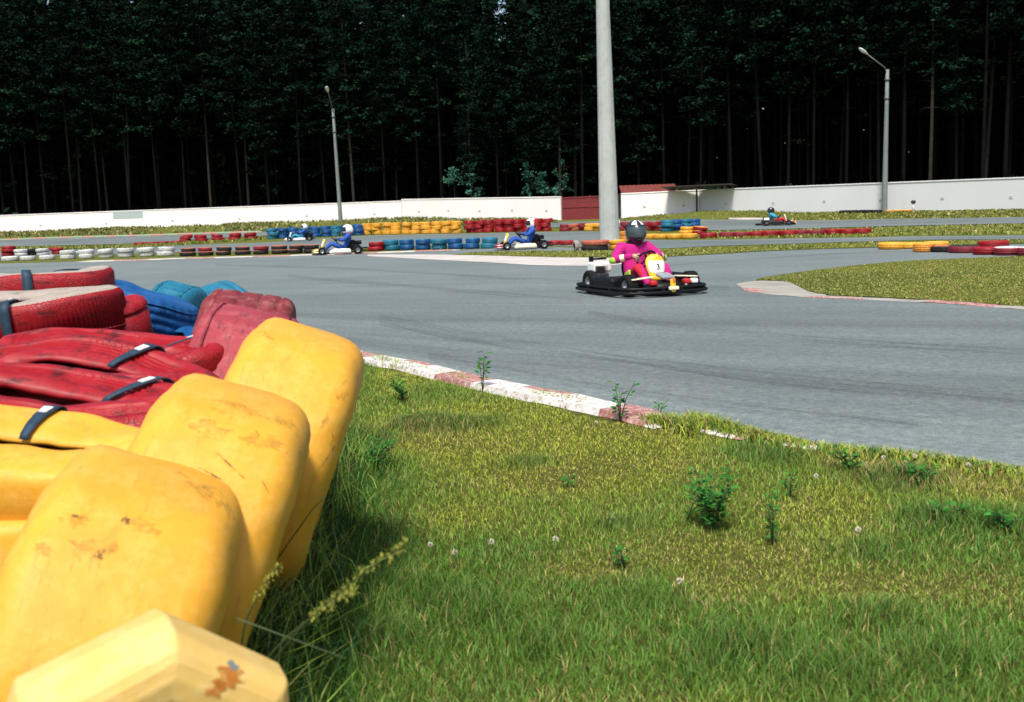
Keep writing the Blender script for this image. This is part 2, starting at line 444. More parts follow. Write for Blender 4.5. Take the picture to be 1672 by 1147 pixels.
kerb('kerb', [(p.x, p.y) for p in dp], 1.0, .12, 1.1, 1, alt=M_KERB_GREEN, two=False)
fp_ = [gpt(x, smooth_poly(MAIN_FAR, x) + 1.0) for x in range(120, 760, 14)]
kerb('kerb', [(p.x, p.y) for p in fp_], .42, .04, 1.4, 1, alt=M_CONCRETE_PAD)
# ------------------------------------------------------------------ tyres
def rubber(name, col, faded, dark, rough=.55, wear=.5, scratch=.6, st=.55, stip=0):
    mt, nt, b = new_mat(name)
    a = noise_tex(nt, 5.0, 6, .65); c = noise_tex(nt, 14.0, 9, .75); s = noise_tex(nt, 9.0, 8, .8, mapping=(1, 1, 5))
    base = ramp(nt, a.outputs['Fac'], [(.32, tuple(x * .82 for x in col)), (.66, col)]).outputs['Color']
    f = ramp(nt, c.outputs['Fac'], [(.47, 0), (.64, wear)]).outputs['Color']
    base = mix(nt, f, base, faded)
    f = ramp(nt, s.outputs['Fac'], [(st, 0), (st + .11, scratch)]).outputs['Color']
    base = mix(nt, f, base, dark)
    d = noise_tex(nt, 3.3, 10, .78); e = noise_tex(nt, 38.0, 5, .7)
    f = ramp(nt, d.outputs['Fac'], [(.57, 0), (.66, scratch)]).outputs['Color']
    f2 = ramp(nt, e.outputs['Fac'], [(.42, 0), (.6, 1)]).outputs['Color']
    base = mix(nt, mix(nt, 1.0, f, f2, 'MULTIPLY'), base, dark)
    nt.links.new(base, b.inputs['Base Color'])
    b.inputs['Roughness'].default_value = rough; b.inputs['Specular IOR Level'].default_value = .35
    if stip:
        vo = N(nt, 'ShaderNodeTexVoronoi', feature='DISTANCE_TO_EDGE'); vo.inputs['Scale'].default_value = 62
        tc = N(nt, 'ShaderNodeTexCoord'); mp = N(nt, 'ShaderNodeMapping'); mp.inputs['Scale'].default_value = (1, 1, 1.6); nt.links.new(tc.outputs['Object'], mp.inputs['Vector']); nt.links.new(mp.outputs['Vector'], vo.inputs['Vector'])
        msk = noise_tex(nt, 4.0, 3, .5); fm = ramp(nt, msk.outputs['Fac'], [(.54, 0), (.64, 1)]).outputs['Color']
        cell = ramp(nt, vo.outputs['Distance'], [(.0, 0), (.10, 1)]).outputs['Color']
        h = mix(nt, fm, (.8, .8, .8), cell); hh = mix(nt, .35, h, c.outputs['Color'])
        bump(nt, b, hh, .4, .008)
        gap = mix(nt, fm, (1, 1, 1), ramp(nt, vo.outputs['Distance'], [(.0, .62), (.07, 1)]).outputs['Color'])
        nt.links.new(mix(nt, 1.0, base, gap, 'MULTIPLY'), b.inputs['Base Color'])
    else: bump(nt, b, c.outputs['Fac'], .35, .008)
    return mt
M_YEL = rubber('yellow_paint', (.74, .36, .030), (.77, .44, .10), (.30, .17, .03), .5, .45, .45)
M_YELPALE = rubber('pale_yellow_paint', (.74, .49, .14), (.76, .58, .26), (.52, .36, .10), .55, .5, .3)
M_RED = rubber('red_paint', (.31, .003, .009), (.38, .026, .036), (.035, .006, .008), .5, .45, .9, .52, 1)
M_PINK = rubber('faded_red_paint', (.33, .040, .055), (.42, .12, .125), (.10, .02, .025), .65, .6, .8, .53)
M_PINKD = rubber('weathered_dark_red_paint', (.20, .022, .028), (.36, .13, .115), (.05, .012, .014), .7, .7, .8, .52)
M_GREY = rubber('worn_grey_rubber', (.33, .28, .24), (.42, .34, .30), (.10, .09, .085), .75, .6, .7)
M_BLUE = rubber('blue_paint', (.006, .075, .25), (.02, .13, .30), (.004, .02, .06), .45, .5, .5)
M_TEAL = rubber('teal_paint', (.012, .15, .25), (.05, .24, .32), (.006, .04, .08), .5, .5, .5)
M_INSIDE = simple('tyre_inside_black', (.012, .012, .013), .9, spec=.1)
M_BLACKT = rubber('black_tyre_rubber', (.018, .017, .018), (.05, .04, .04), (.008, .008, .008), .75, .4, .3)
M_WHITET = rubber('white_paint_tyre', (.62, .63, .62), (.70, .70, .68), (.10, .10, .09), .6, .4, .8, .50)
M_TERRA = rubber('faded_terracotta_paint', (.40, .10, .055), (.46, .22, .12), (.08, .03, .02), .7, .5, .5)
M_ORANGE = rubber('orange_paint', (.68, .25, .03), (.70, .38, .10), (.2, .06, .02), .6, .5, .5)
M_DKRED = rubber('dark_red_paint', (.22, .015, .03), (.30, .05, .06), (.03, .01, .015), .6, .5, .6)
M_STRAP = simple('strap_webbing', (.018, .045, .075), .6, var=.3, scale=40, spec=.3)
M_TAG = simple('strap_tag_white', (.72, .74, .76), .5, var=.08, scale=20)

def tyre_section(R, w, rb, sh, ribs=(), t=.022, gd=.006, ridges=False):
    H = R - rb; o = []
    o += [(rb, -.40 * w), (rb + .07 * H, -.455 * w), (rb + .25 * H, -.495 * w)]
    if ridges:
        for q in (.32, .42, .52, .60): o += [(rb + q * H, -.505 * w), (rb + (q + .02) * H, -.505 * w + .008), (rb + (q + .05) * H, -.505 * w + .008)]
    o += [(rb + .68 * H if ridges else rb + .5 * H, -.51 * w)]
    zc = w / 2 - sh * .8
    for k in range(6):
        a = math.pi / 2 * k / 5
        o.append((R - sh + sh * math.sin(a), -(zc + sh * .8 * math.cos(a))))
    nlow = len(o)
    for g in ribs:
        z = g * w; hw = .018 * w + .003
        o += [(R, z - hw), (R - gd, z - hw * .6), (R - gd, z + hw * .6), (R, z + hw)]
    if not ribs: o += [(R + .003, -zc * .5), (R + .006, 0), (R + .003, zc * .5)]
    up = [(r, -z) for r, z in reversed(o[:nlow])]
    o = o + up
    inner = [(rb, .34 * w), (rb + .3 * H, .45 * w - t), (R - sh, .45 * w - t), (R - t * 1.3, .22 * w), (R - t * 1.3, -.22 * w), (R - sh, -.45 * w + t), (rb + .3 * H, -.45 * w + t), (rb, -.34 * w)]
    return o, inner
def tyre_mesh(name, R, w, rb, sh, n=96, ribs=(), lateral=None, deform=None, mats=None, top_grey=False, inner_mi=1, rough_n=.004, facet=False, ridges=False):
    o, inn = tyre_section(R, w, rb, sh, ribs, ridges=ridges)
    prof = o + inn; K = len(prof); V = []
    for i in range(n):
        a = 2 * math.pi * i / n
        for k, (r, z) in enumerate(prof):
            rr = r
            if lateral and k < len(o) and r > R - sh * .75:
                per, depth, inside = lateral
                ph = i % per
                if (abs(z) > inside * w) and ph == 0: rr = r - depth
                if (abs(z) < inside * w * .6) and ph == per // 2: rr = r - depth * .8
            p = Vector((rr * math.cos(a), rr * math.sin(a), z))
            if deform: p = deform(p, a, rr, z)
            if rough_n: p = p + p.normalized() * noise.noise(p * 7) * rough_n * 2 
            V.append(p)
    Fc = []; mi = []
    for i in range(n):
        j = (i + 1) % n
        for k in range(K):
            l = (k + 1) % K
            Fc.append((i * K + k, j * K + k, j * K + l, i * K + l))
            inside = k >= len(o)
            m_ = inner_mi if inside else 0
            if top_grey and not inside and k > len(o) - 8: m_ = 2
            mi.append(m_)
    me = mesh_np(name, V, Fc, mats, not facet, mat_idx=mi)
    return me
def squash(R, sy, ky, wave=0, ph=0, wave2=0, ph2=0, cr=.007):
    def f(p, a, r, z):
        q = noise.noise(Vector((math.cos(a) * 1.9 + ph, math.sin(a) * 1.9, r * 5 + R))); q2 = noise.noise(Vector((math.cos(a) * 5 + ph, math.sin(a) * 5, z * 9 + R * 3)))
        z = z + q * cr * 2.2; r = r + q2 * cr * .8
        y = math.sin(a) * (sy * R - (R - r) * ky)
        x = math.cos(a) * r
        return Vector((x, y, z + wave * math.cos(2 * a + ph) + wave2 * math.cos(a + ph2)))
    return f
def strap_on(name, parent_loc, rot, R, w, rb, sh, deform, ang, dw, label, group, k0=2, k1=16, tag_at=.35):
    """webbing strap lying 6 mm proud of the tyre it holds"""
    o, inn = tyre_section(R, w, rb, sh, ())
    o = o[k0:k1]; cx = (R + rb) / 2
    vs = []; 
    for side in (-1, 1):
        for r, z in o:
            r2 = cx + (r - cx) * 1.05 + (.006 if r > cx else -.004); z2 = z * 1.06 + math.copysign(.004, z)
            a = ang + side * dw / 2 / R
            p = Vector((r2 * math.cos(a), r2 * math.sin(a), z2)); p = deform(p, a, r2, z2) if deform else p
            vs.append(p)
    n = len(o); mb = MB()
    mb.add(vs, [(i, i + 1, n + i + 1, n + i) for i in range(n - 1)], 0, True)
    me = mb.build('strap', [M_STRAP])
    ob = obj('tie_strap', me, None, parent_loc, rot); tag(ob, label, 'strap', group)
    sm = ob.modifiers.new('s', 'SOLIDIFY'); sm.thickness = .004; sm.offset = 1
    # tag : a white sewn label half way down
    i = int(tag_at * (n - 1)); a_, b_, c_, d_ = Vector(vs[i]), Vector(vs[i + 1]), Vector(vs[n + i + 1]), Vector(vs[n + i])
    nr = (b_ - a_).cross(d_ - a_).normalized(); cen = (a_ + b_ + c_ + d_) / 4
    ctr = deform(Vector((cx * math.cos(ang), cx * math.sin(ang), 0)), ang, cx, 0) if deform else Vector((cx * math.cos(ang), cx * math.sin(ang), 0))
    if nr.dot(cen - ctr) < 0: nr = -nr
    q = [cen + (p - cen) * .62 + nr * .009 for p in (a_, b_, c_, d_)]
    q2 = [p - nr * .003 for p in q]
    tb = MB(); tb.add(q + q2, [(0, 1, 2, 3), (7, 6, 5, 4), (0, 4, 5, 1), (1, 5, 6, 2), (2, 6, 7, 3), (3, 7, 4, 0)], 0, False)
    obj('sewn_tag', tb.build('sewn_tag', [M_TAG]), ob)
    return ob

# --- standing tyres of the near barrier: local axis Z of the mesh becomes the axle
def standing(px, py, d, R, w, lean, head, mats, label, ribs=(), lateral=None, sh=.07, group=None, rb=.5, n=110, roll=0, facet=False, rough_n=.006, cat='tyre', deform=None):
    top = unproj(px, py, d)
    # heading: direction of travel in plan, lean: tip of the top towards +x
    h = Vector((math.sin(head), math.cos(head), 0)); side = Vector((h.y, -h.x, 0))
    up = (Vector((0, 0, 1)) * math.cos(lean) + side * math.sin(lean)).normalized()
    ax = h.cross(up).normalized()       # axle, towards the right
    c = top - up * R
    X = h; Z = ax; Y = Z.cross(X)
    M = Matrix(((X.x, Y.x, Z.x), (X.y, Y.y, Z.y), (X.z, Y.z, Z.z)))
    me = tyre_mesh('tyre', R, w, rb * R, sh, n, ribs, lateral, deform, mats, rough_n=rough_n, facet=facet)
    o = obj('tyre', me, None, c, (M @ Matrix.Rotation(roll, 3, 'Z')).to_euler()); tag(o, label, cat, group)
    return o
NB = 'tyres of the strapped barrier beside the grass'
YM = [M_YEL, M_INSIDE, M_GREY]
def barrel(p, a, r, z): 
    return Vector((p.x, p.y, p.z))
HEAD = -6
tyre3 = standing(513, 541, 3.20, .44, .385, R_(20.5), R_(-5), YM, 'smooth yellow tyre standing on edge beside the white kerb, farthest of the big yellow ones', sh=.10, group=NB)
tyre2 = standing(400, 640, 2.47, .44, .385, R_(20.5), R_(-7), YM, 'smooth yellow tyre standing on edge with dark scuffs, middle one of the big yellow ones', sh=.10, group=NB)
tyre1 = standing(266, 768, 2.05, .44, .40, R_(23), R_(-12), YM, 'large smooth yellow tyre standing on edge just behind the pale yellow tyre', sh=.105, group=NB)
tyre0 = standing(216, 1020, 1.30, .225, .15, R_(2), R_(56), [M_YELPALE, M_INSIDE, M_GREY], 'pale yellow worn tyre at the bottom edge of the photo with orange stains', sh=.05, group=NB, n=7, facet=True, rough_n=.003, roll=R_(-24)); _b = tyre0.modifiers.new('soft', 'BEVEL'); _b.width = .04; _b.segments = 4; _b.limit_method = 'ANGLE'; _b.angle_limit = R_(18)
def stain_mat(name, col, lo, hi, sc=30, top=.6):
    mt, nt, b = new_mat(name); b.inputs['Base Color'].default_value = (*col, 1); b.inputs['Roughness'].default_value = .7
    a = noise_tex(nt, sc, 8, .75); f = ramp(nt, a.outputs['Fac'], [(lo, 0), (hi, top)]); nt.links.new(f.outputs['Color'], b.inputs['Alpha']); return mt
M_STAIN = stain_mat('rust_orange_stain', (.52, .17, .015), .36, .58, 45, .9)
M_HOLE = stain_mat('blue_grey_scuff', (.16, .22, .26), .3, .5, 60, .9)
from mathutils.bvhtree import BVHTree
def blotch(o, px, py, r, mat, name, seed, el=.7, ang=0.0):
    """an irregular stain lying 1.5 mm proud of the surface it marks"""
    rd = random.Random(seed); bpy.context.view_layer.update(); M = o.matrix_world; Mi = M.inverted()
    bm = bmesh.new(); bm.from_mesh(o.data); bvh = BVHTree.FromBMesh(bm); bm.free()
    o0 = Mi @ CAM; d0 = (Mi.to_3x3() @ ray(px, py)).normalized(); h, nr, _, _ = bvh.ray_cast(o0, d0)
    if h is None: return
    if nr.dot(d0) > 0: nr = -nr
    u = (_R - nr * _R.dot(Mi.to_3x3() @ nr)); u = Mi.to_3x3() @ _R; u = (u - nr * u.dot(nr)).normalized(); w = nr.cross(u); u, w = u * math.cos(ang) + w * math.sin(ang), w * math.cos(ang) - u * math.sin(ang); V = [h]; rr = [r * rd.uniform(.45, 1.2) for _ in range(18)]
    for ring in (.5, 1):
        for i in range(18):
            a = i / 18 * 6.283; V.append(h + (u * math.cos(a) + w * math.sin(a) * el) * rr[i] * ring)
    P = []
    for v in V:
        q, n2, _, _ = bvh.ray_cast(v + nr * .05, -nr); P.append((q if q is not None else v) + nr * .0015)
    Fc = [(0, 1 + i, 1 + (i + 1) % 18) for i in range(18)] + [(1 + i, 19 + i, 19 + (i + 1) % 18, 1 + (i + 1) % 18) for i in range(18)]
    MB().add(P, Fc).obj(name, [mat], o)
blotch(tyre0, 372, 1106, .026, M_STAIN, 'rust_stain', 1); blotch(tyre0, 352, 1128, .016, M_STAIN, 'rust_stain', 5)
blotch(tyre0, 378, 1086, .010, M_HOLE, 'scuff', 2)
M_SCUFF = stain_mat('brown_scuff', (.42, .24, .03), .44, .66)
M_SCRATCH = stain_mat('black_scratch', (.05, .035, .02), .42, .55, 60)
for q in ((385, 668, .075, 1, .6, .3), (340, 700, .05, 2, .6, 0), (430, 720, .06, 3, .5, 0), (465, 690, .05, 9, .5, .5)): blotch(tyre2, *q[:3], M_SCUFF, 'scuff', q[3], q[4], q[5])
for q in ((375, 760, .055, 4, .07, -.6), (345, 775, .035, 5, .08, -.4), (420, 708, .02, 6, .2, -.7), (430, 790, .03, 7, .08, -.9)): blotch(tyre2, *q[:3], M_SCRATCH, 'scratch', q[3], q[4], q[5])
for q in ((315, 790, .07, 11, .5, -.5), (360, 815, .06, 12, .6, -.6), (150, 900, .05, 13, .8, 0), (120, 850, .03, 14, .6, 0), (235, 860, .03, 15, .8, 0), (70, 895, .025, 16, .6, 0)): blotch(tyre1, *q[:3], M_SCUFF, 'scuff', q[3], q[4], q[5])
for q in ((160, 905, .014, 17, .9, .4), (205, 850, .012, 18, .9, .3), (128, 845, .016, 20, .3, 0)): blotch(tyre1, *q[:3], M_SCRATCH, 'scratch', q[3], q[4], q[5])
for q in ((560, 640, .05, 21, .5, 1.2), (545, 720, .04, 22, .5, 1.2), (430, 545, .04, 23, .4, -.7), (530, 690, .03, 25, .3, 1.2)): blotch(tyre3, *q[:3], M_SCUFF, 'scuff', q[3], q[4], q[5])
blotch(tyre3, 535, 745, .05, M_SCRATCH, 'scratch', 24, .06, .7)
PM = [M_PINK, M_INSIDE, M_GREY]
standing(418, 508, 3.62, .42, .34, R_(14), R_(-6), PM, 'faded red tyre standing on edge directly behind the farthest big yellow tyre', ribs=(-.34, .34), lateral=(7, .005, .30), sh=.06, group=NB, n=210)
standing(412, 480, 4.10, .42, .36, R_(10), R_(-8), [M_PINKD, M_INSIDE, M_GREY], 'faded red grooved tyre standing on edge, rearmost of the two upright red ones', ribs=(-.33, -.12, .12, .33), lateral=(6, .005, .18), sh=.06, group=NB, n=210)

def lying(px, py, d, R, w, label, mats, sy=1, ky=None, tiltx=0, tilty=0, rz=0, wave=0, ph=0, wave2=0, ph2=0, ribs=(-.3, -.1, .1, .3), lateral=(4, .006, .22), rb=.52, sh=.045, top_grey=False, n=128, straps=(), group=NB, cat='tyre', ridges=False):
    c = unproj(px, py, d)
    df = squash(R, sy, sy if ky is None else ky, wave, ph, wave2, ph2)
    me = tyre_mesh('tyre', R, w, rb * R, sh, n, ribs, lateral, df, mats, top_grey=top_grey, ridges=ridges)
    rot = (R_(tiltx), R_(tilty), R_(rz))
    o = obj('tyre', me, None, c, rot); tag(o, label, cat, group)
    for ang, dw, lab, k0, k1, tg in straps:
        strap_on('tie_strap', c, rot, R, w, rb * R, sh, df, R_(ang), dw, lab, 'straps tying the near barrier', k0, k1, tg)
    return o
RM = [M_RED, M_INSIDE, M_GREY]
# rear pile
lying(36, 480, 4.35, .40, .175, 'red tyre lying flat with grey worn top, topmost and rearmost of the red pile', RM, sy=.60, ky=.75, tiltx=-2, tilty=-1, wave=.006, top_grey=True, ribs=(-.25,), lateral=None,
      straps=[(-70, .04, 'dark strap down the side of the rearmost red tyre', 8, 20, .25), (55, .045, 'dark strap over the far rim of the grey topped red tyre', 11, 23, .3)])
lying(40, 522, 3.92, .40, .185, 'red tyre lying flat with long ribs of tread and grey rubbed top', RM, sy=.55, ky=.75, tiltx=5, tilty=-3, wave=.008, ph=1, top_grey=True, ribs=(-.3,), lateral=(2, .011, .26), n=240,
      straps=[(-84, .035, 'black strap with a white tag over the grey top of the ribbed red tyre', 8, 23, .85), (-112, .035, 'dark strap across the ribbed red tyre near its left side', 8, 19, .5)])
lying(75, 556, 4.02, .43, .24, 'red tyre lying underneath the grey topped ones, in front of the blue tyres', RM, sy=.50, ky=.7, tiltx=6, tilty=-4, wave=.01, ribs=(-.3, .3), lateral=(4, .005, .36))
# front pile
lying(186, 603, 3.38, .40, .17, 'red tyre squeezed to a black slit, lying beside the upright faded red tyres', RM, sy=.50, ky=.86, tiltx=15, tilty=3, rz=-6, wave=.020, ph=.6, ribs=(),  lateral=None, ridges=True,
      straps=[(38, .034, 'dark strap with a white tag at the right end of the slit red tyre', 11, 23, .7), (-107, .035, 'narrow dark strap with a white tag between two red tyres', 8, 23, .62)])
lying(140, 640, 3.02, .43, .17, 'red tyre with two curved ridges lying under the slit one', RM, sy=.50, ky=.86, tiltx=14, tilty=6, rz=-4, wave=.018, ph=2.2, ribs=(), lateral=None, ridges=True,
      straps=[(70, .04, 'wide blue black strap with a white tag on the lower red tyre', 11, 23, .7)])
lying(105, 690, 2.72, .43, .19, 'red tyre with a thin black slit lying directly above the flat yellow tyre', RM, sy=.46, ky=.84, tiltx=13, tilty=8, rz=-3, wave=.012, ph=.8, ribs=(-.2, .2), lateral=(5, .006, .2), ridges=True,
      straps=[(58, .04, 'blue black strap with a white tag on the red tyre above the yellow one', 11, 23, .7)])
lying(40, 757, 2.42, .42, .16, 'yellow tyre lying flat with a dark strap across it at the left edge', YM, sy=.42, ky=.80, tiltx=16, tilty=9, rz=-3, wave=.006, ribs=(), lateral=None,
      straps=[(90, .045, 'wide blue black strap with a white tag lying across the flat yellow tyre', 10, 23, .7)])
# hidden lower courses that carry the pile
for (px, py, d, cm) in ((36, 560, 4.35, RM), (60, 640, 4.05, RM), (60, 730, 4.0, RM), (210, 690, 3.4, RM), (210, 810, 3.4, RM), (140, 790, 2.95, RM), (140, 950, 2.95, RM), (30, 900, 2.42, YM), (30, 1100, 2.5, YM)):
    lying(px, py, d, .41, .24, 'painted tyre in the lower courses of the near barrier', cm, sy=.5, ky=.8, n=48, lateral=None, ribs=())
# blue pile behind
BM = [M_BLUE, M_INSIDE, M_TEAL]; TM = [M_TEAL, M_INSIDE, M_TEAL]
lying(214, 518, 5.0, .31, .29, 'dark blue tyre leaning down to the right behind the red pile', BM, tiltx=-7, tilty=19, sh=.05, ribs=(-.36, -.22, -.08, .08, .22, .36))
standing(296, 464, 5.7, .33, .24, R_(14), R_(8), TM, 'teal ribbed tyre standing on edge in the blue pile', ribs=(-.3, .3), lateral=(4, .007, .0), group=NB, n=160)
standing(352, 463, 6.3, .33, .22, R_(-12), R_(-48), TM, 'teal tyre with an arched rim, farthest of the blue pile', ribs=(-.2, .2), group=NB, n=120)
standing(300, 506, 5.15, .33, .24, R_(4), R_(-4), BM, 'blue tyre with blocky tread in front of the teal ribbed one', ribs=(-.3, -.1, .1, .3), lateral=(4, .007, .0), group=NB, n=160)
lying(262, 566, 4.75, .22, .12, 'small blue tyre lowest in view between the red and blue piles', BM, tiltx=6, tilty=4)
lying(330, 600, 5.2, .33, .25, 'blue tyre at the foot of the blue pile', BM, n=48)
lying(300, 660, 5.9, .34, .24, 'blue tyre lying on the ground under the teal ribbed one', BM, n=48); lying(352, 635, 6.4, .34, .24, 'blue tyre lying on the ground under the arched teal one', BM, n=48); lying(214, 640, 5.0, .33, .3, 'blue tyre lying under the leaning dark blue one', BM, n=48)

# ------------------------------------------------------------------ far tyre rows (shared meshes)
def far_mesh(R, w, mats, squeeze=0):
    o, inn = tyre_section(R, w, R * .55, .05, (-.25, 0, .25), gd=.014)
    prof = o + inn; K = len(prof); n = 36; V = []
    for i in range(n):
        a = 2 * math.pi * i / n
        for k, (r, z) in enumerate(prof):
            if k < len(o) and r > R - .04 and i % 2 and abs(z) > .2 * w: r -= .012
            V.append((r * math.cos(a), r * math.sin(a), z + w / 2))
    Fc = [(i * K + k, ((i + 1) % n) * K + k, ((i + 1) % n) * K + (k + 1) % K, i * K + (k + 1) % K) for i in range(n) for k in range(K)]
    mi = []
    for i in range(n):
        for k in range(K):
            mi.append(1 if k >= len(o) else (2 if k > len(o) - 9 else 0))
    return mesh_np('tyre', V, Fc, mats, True, mat_idx=mi)
FARM = {}
def far_tyre(x, y, z, R, w, mats, label, group, tilt=4, cat='tyre'):
    key = (R, w, tuple(m_.name for m_ in mats))
    if key not in FARM: FARM[key] = far_mesh(R, w, mats)
    o = obj('tyre', FARM[key], None, (x, y, z), (R_(random.uniform(-tilt, tilt)), R_(random.uniform(-tilt, tilt)), random.uniform(0, 6.28)))
    q = random.uniform(.93, 1.07); o.scale = (q * random.uniform(.95, 1.04), q, random.uniform(.94, 1.02))
    return tag(o, label, cat, group)
def stack(px, py, n, R, w, mats, label, group, jit=.04, tilt=4, back=None, dx=0):
    p = gpt(px, py)
    for k in range(n):
        mm = mats[k] if isinstance(mats[0], (list, tuple)) else mats
        tier = 'on top' if (k == n - 1 and n > 1) else ('at bottom' if k == 0 and n > 1 else ('mid stack' if n > 1 else ''))
        lab = (label[k] if isinstance(label, (list, tuple)) else label) + ((', ' + tier) if tier else '')
        far_tyre(p.x + random.uniform(-jit, jit), p.y + R * .9 + random.uniform(-jit, jit), p.z + .01 + k * w * .99, R, w, mm, lab, group, tilt if k else 1)
m3 = lambda a, b=None: [a, M_INSIDE, b or a]
# white row at the left
for i, px in enumerate([-16, 11, 41, 73, 105, 138, 168, 201, 235, 268]):
    stack(px, 427.5 - max(0, px) * .033, 1 if px < 100 else 2, .33, .19, m3(M_WHITET), 'white painted tyre in the double row at the far edge of the track', 'white tyres of the middle row', tilt=3)
stack(10, 419, 3, .34, .17, m3(M_RED), 'red tyre in the pile behind the white tyres at the left edge', 'red tyres behind the white row', tilt=7)
stack(48, 418, 2, .30, .17, m3(M_BLACKT), 'black tyre behind the white tyres near the left edge', 'black tyres behind the white row')
stack(66, 418, 2, .31, .17, m3(M_WHITET), 'white tyre in the mixed pile between the black and the red ones', 'white tyres in the mixed pile')
stack(116, 417, 1, .31, .17, m3(M_WHITET), 'white tyre behind the white row right of the red one', 'white tyres in the mixed pile')
stack(30, 419, 2, .31, .17, m3(M_WHITET), 'white tyre in the mixed pile left of the black ones', 'white tyres in the mixed pile')
stack(90, 416, 2, .32, .17, m3(M_RED), 'red tyre behind the white tyres next to the black ones', 'red tyres behind the white row')
for i, px in enumerate([303, 333, 363, 393, 425, 453, 482, 508]):
    top = M_TERRA if i % 3 != 2 else M_DKRED
    stack(px, 419 - (px - 303) * .024, 2, .31, .165, [m3(M_BLACKT, M_TERRA), m3(M_DKRED if i in (1, 4) else M_BLACKT, M_TERRA)], ['black tyre in the row with terracotta tops left of the leading kart', 'black tyre with a faded terracotta top left of the leading kart'], 'black and terracotta tyres of the middle row', tilt=2)
stack(614, 410.5, 2, .34, .17, m3(M_RED), 'red tyre at the left end of the blue middle row', 'red tyres of the middle row')
for i, px in enumerate([638, 663, 690, 716, 744, 771, 799]):
    stack(px, 409.5 - (px - 638) * .018, 2, .305, .2, m3(M_BLUE if i % 3 else M_TEAL, M_TEAL), 'blue tyre in the middle row between the two white helmeted drivers', 'blue tyres of the middle row', tilt=2)
for px in (905, 928): stack(px, 401, 1, .34, .16, m3(M_RED), 'red tyre lying flat left of the concrete pole', 'red tyres lying by the pole')
_p = gpt(942, 411); _o = far_tyre(_p.x - .08, _p.y + .2, _p.z + .17, .17, .14, m3(M_GREY, M_WHITET), 'small pale grey tyre standing on edge beside the big black tyre', None, 0); _o.rotation_euler = (0, R_(90), R_(15))
stack(972, 410, 2, .43, .16, [m3(M_BLACKT), m3(M_TERRA)], ['big black tyre lying before the foot of the concrete pole', 'big terracotta painted tyre on a black one before the concrete pole'], 'big tyres by the pole', tilt=1)
stack(1010, 408, 2, .30, .15, m3(M_YEL), 'yellow tyre lying right of the concrete pole behind the pink driver', 'yellow tyres by the pole')
stack(1024, 395, 2, .42, .2, m3(M_ORANGE, M_YEL), 'orange tyre behind the pink driver right of the pole', 'orange tyres by the pole')
# long barrier under the wall
def row(x0, y0, x1, y1, pitch, n, R, w, matf, labf, group, tilt=4):
    k = 0; px = x0
    while px <= x1:
        py = y0 + (y1 - y0) * (px - x0) / max(1, x1 - x0)
        stack(px, py, n(k) if callable(n) else n, R, w, matf(k), labf, group, .09, tilt + 2); px += pitch; k += 1
row(300, 396.5, 432, 391, 27, 2, .42, .24, lambda k: m3(M_RED), 'red tyre in the sparse left part of the long far barrier', 'red tyres in the left part of the far barrier', 8)
row(224, 400.5, 285, 398, 20, 1, .42, .16, lambda k: m3(M_RED), 'single red tyre lying flat beyond the white tyres', 'flat red tyres left of the far barrier')
row(443, 391, 588, 384.5, 17.5, 3, .40, .25, lambda k: m3(M_BLUE if k % 3 else M_TEAL), 'blue tyre in the far barrier left of the yellow section', 'blue tyres of the far barrier')
row(599, 383.5, 757, 381, 16.2, 3, .385, .27, lambda k: m3(M_YEL), 'yellow tyre in the far barrier below the white wall', 'yellow tyres of the far barrier', 5)
row(769, 380.5, 908, 377.5, 15.5, 3, .385, .27, lambda k: m3(M_RED), 'red tyre in the far barrier left of the red gate', 'red tyres of the far barrier', 6)
row(922, 378, 952, 377, 15, 2, .36, .22, lambda k: m3(M_TERRA if k % 2 else M_DKRED), 'brownish red tyre in the far barrier below the red gate', 'brownish tyres below the gate', 6)
row(964, 377.5, 978, 377, 13, 2, .33, .22, lambda k: m3(M_YEL), 'yellow tyre in the far barrier just left of the pole', 'yellow tyres next to the pole', 6)
row(1022, 377, 1086, 377.5, 17, 2, .38, .25, lambda k: m3(M_RED if k % 2 else M_DKRED), 'dark red tyre in the barrier right of the pole', 'dark red tyres right of the pole', 6)
row(1090, 378.5, 1135, 375.5, 15, 3, .36, .2, lambda k: m3(M_BLUE if k % 2 else M_TEAL), 'blue tyre in the pile at the end of the far barrier', 'blue tyres right of the pole', 6)
row(1122, 383, 1154, 382.5, 22, 2, .33, .17, lambda k: m3(M_YEL if k == 0 else M_RED, M_YEL), 'yellow topped tyre in front of the blue pile', 'yellow topped tyres right of the pole')
row(1062, 391, 1136, 390, 22, 1, .34, .2, lambda k: m3(M_YEL), 'yellow tyre lying in the low line behind the pink driver', 'yellow tyres of the low line')
row(1162, 389.5, 1415, 382.5, 25, 1, .36, .21, lambda k: m3((M_RED, M_DKRED, M_DKRED, M_RED, M_RED)[k % 5]), 'red tyre lying in the single low line along the back road', 'red tyres of the low line', 2)
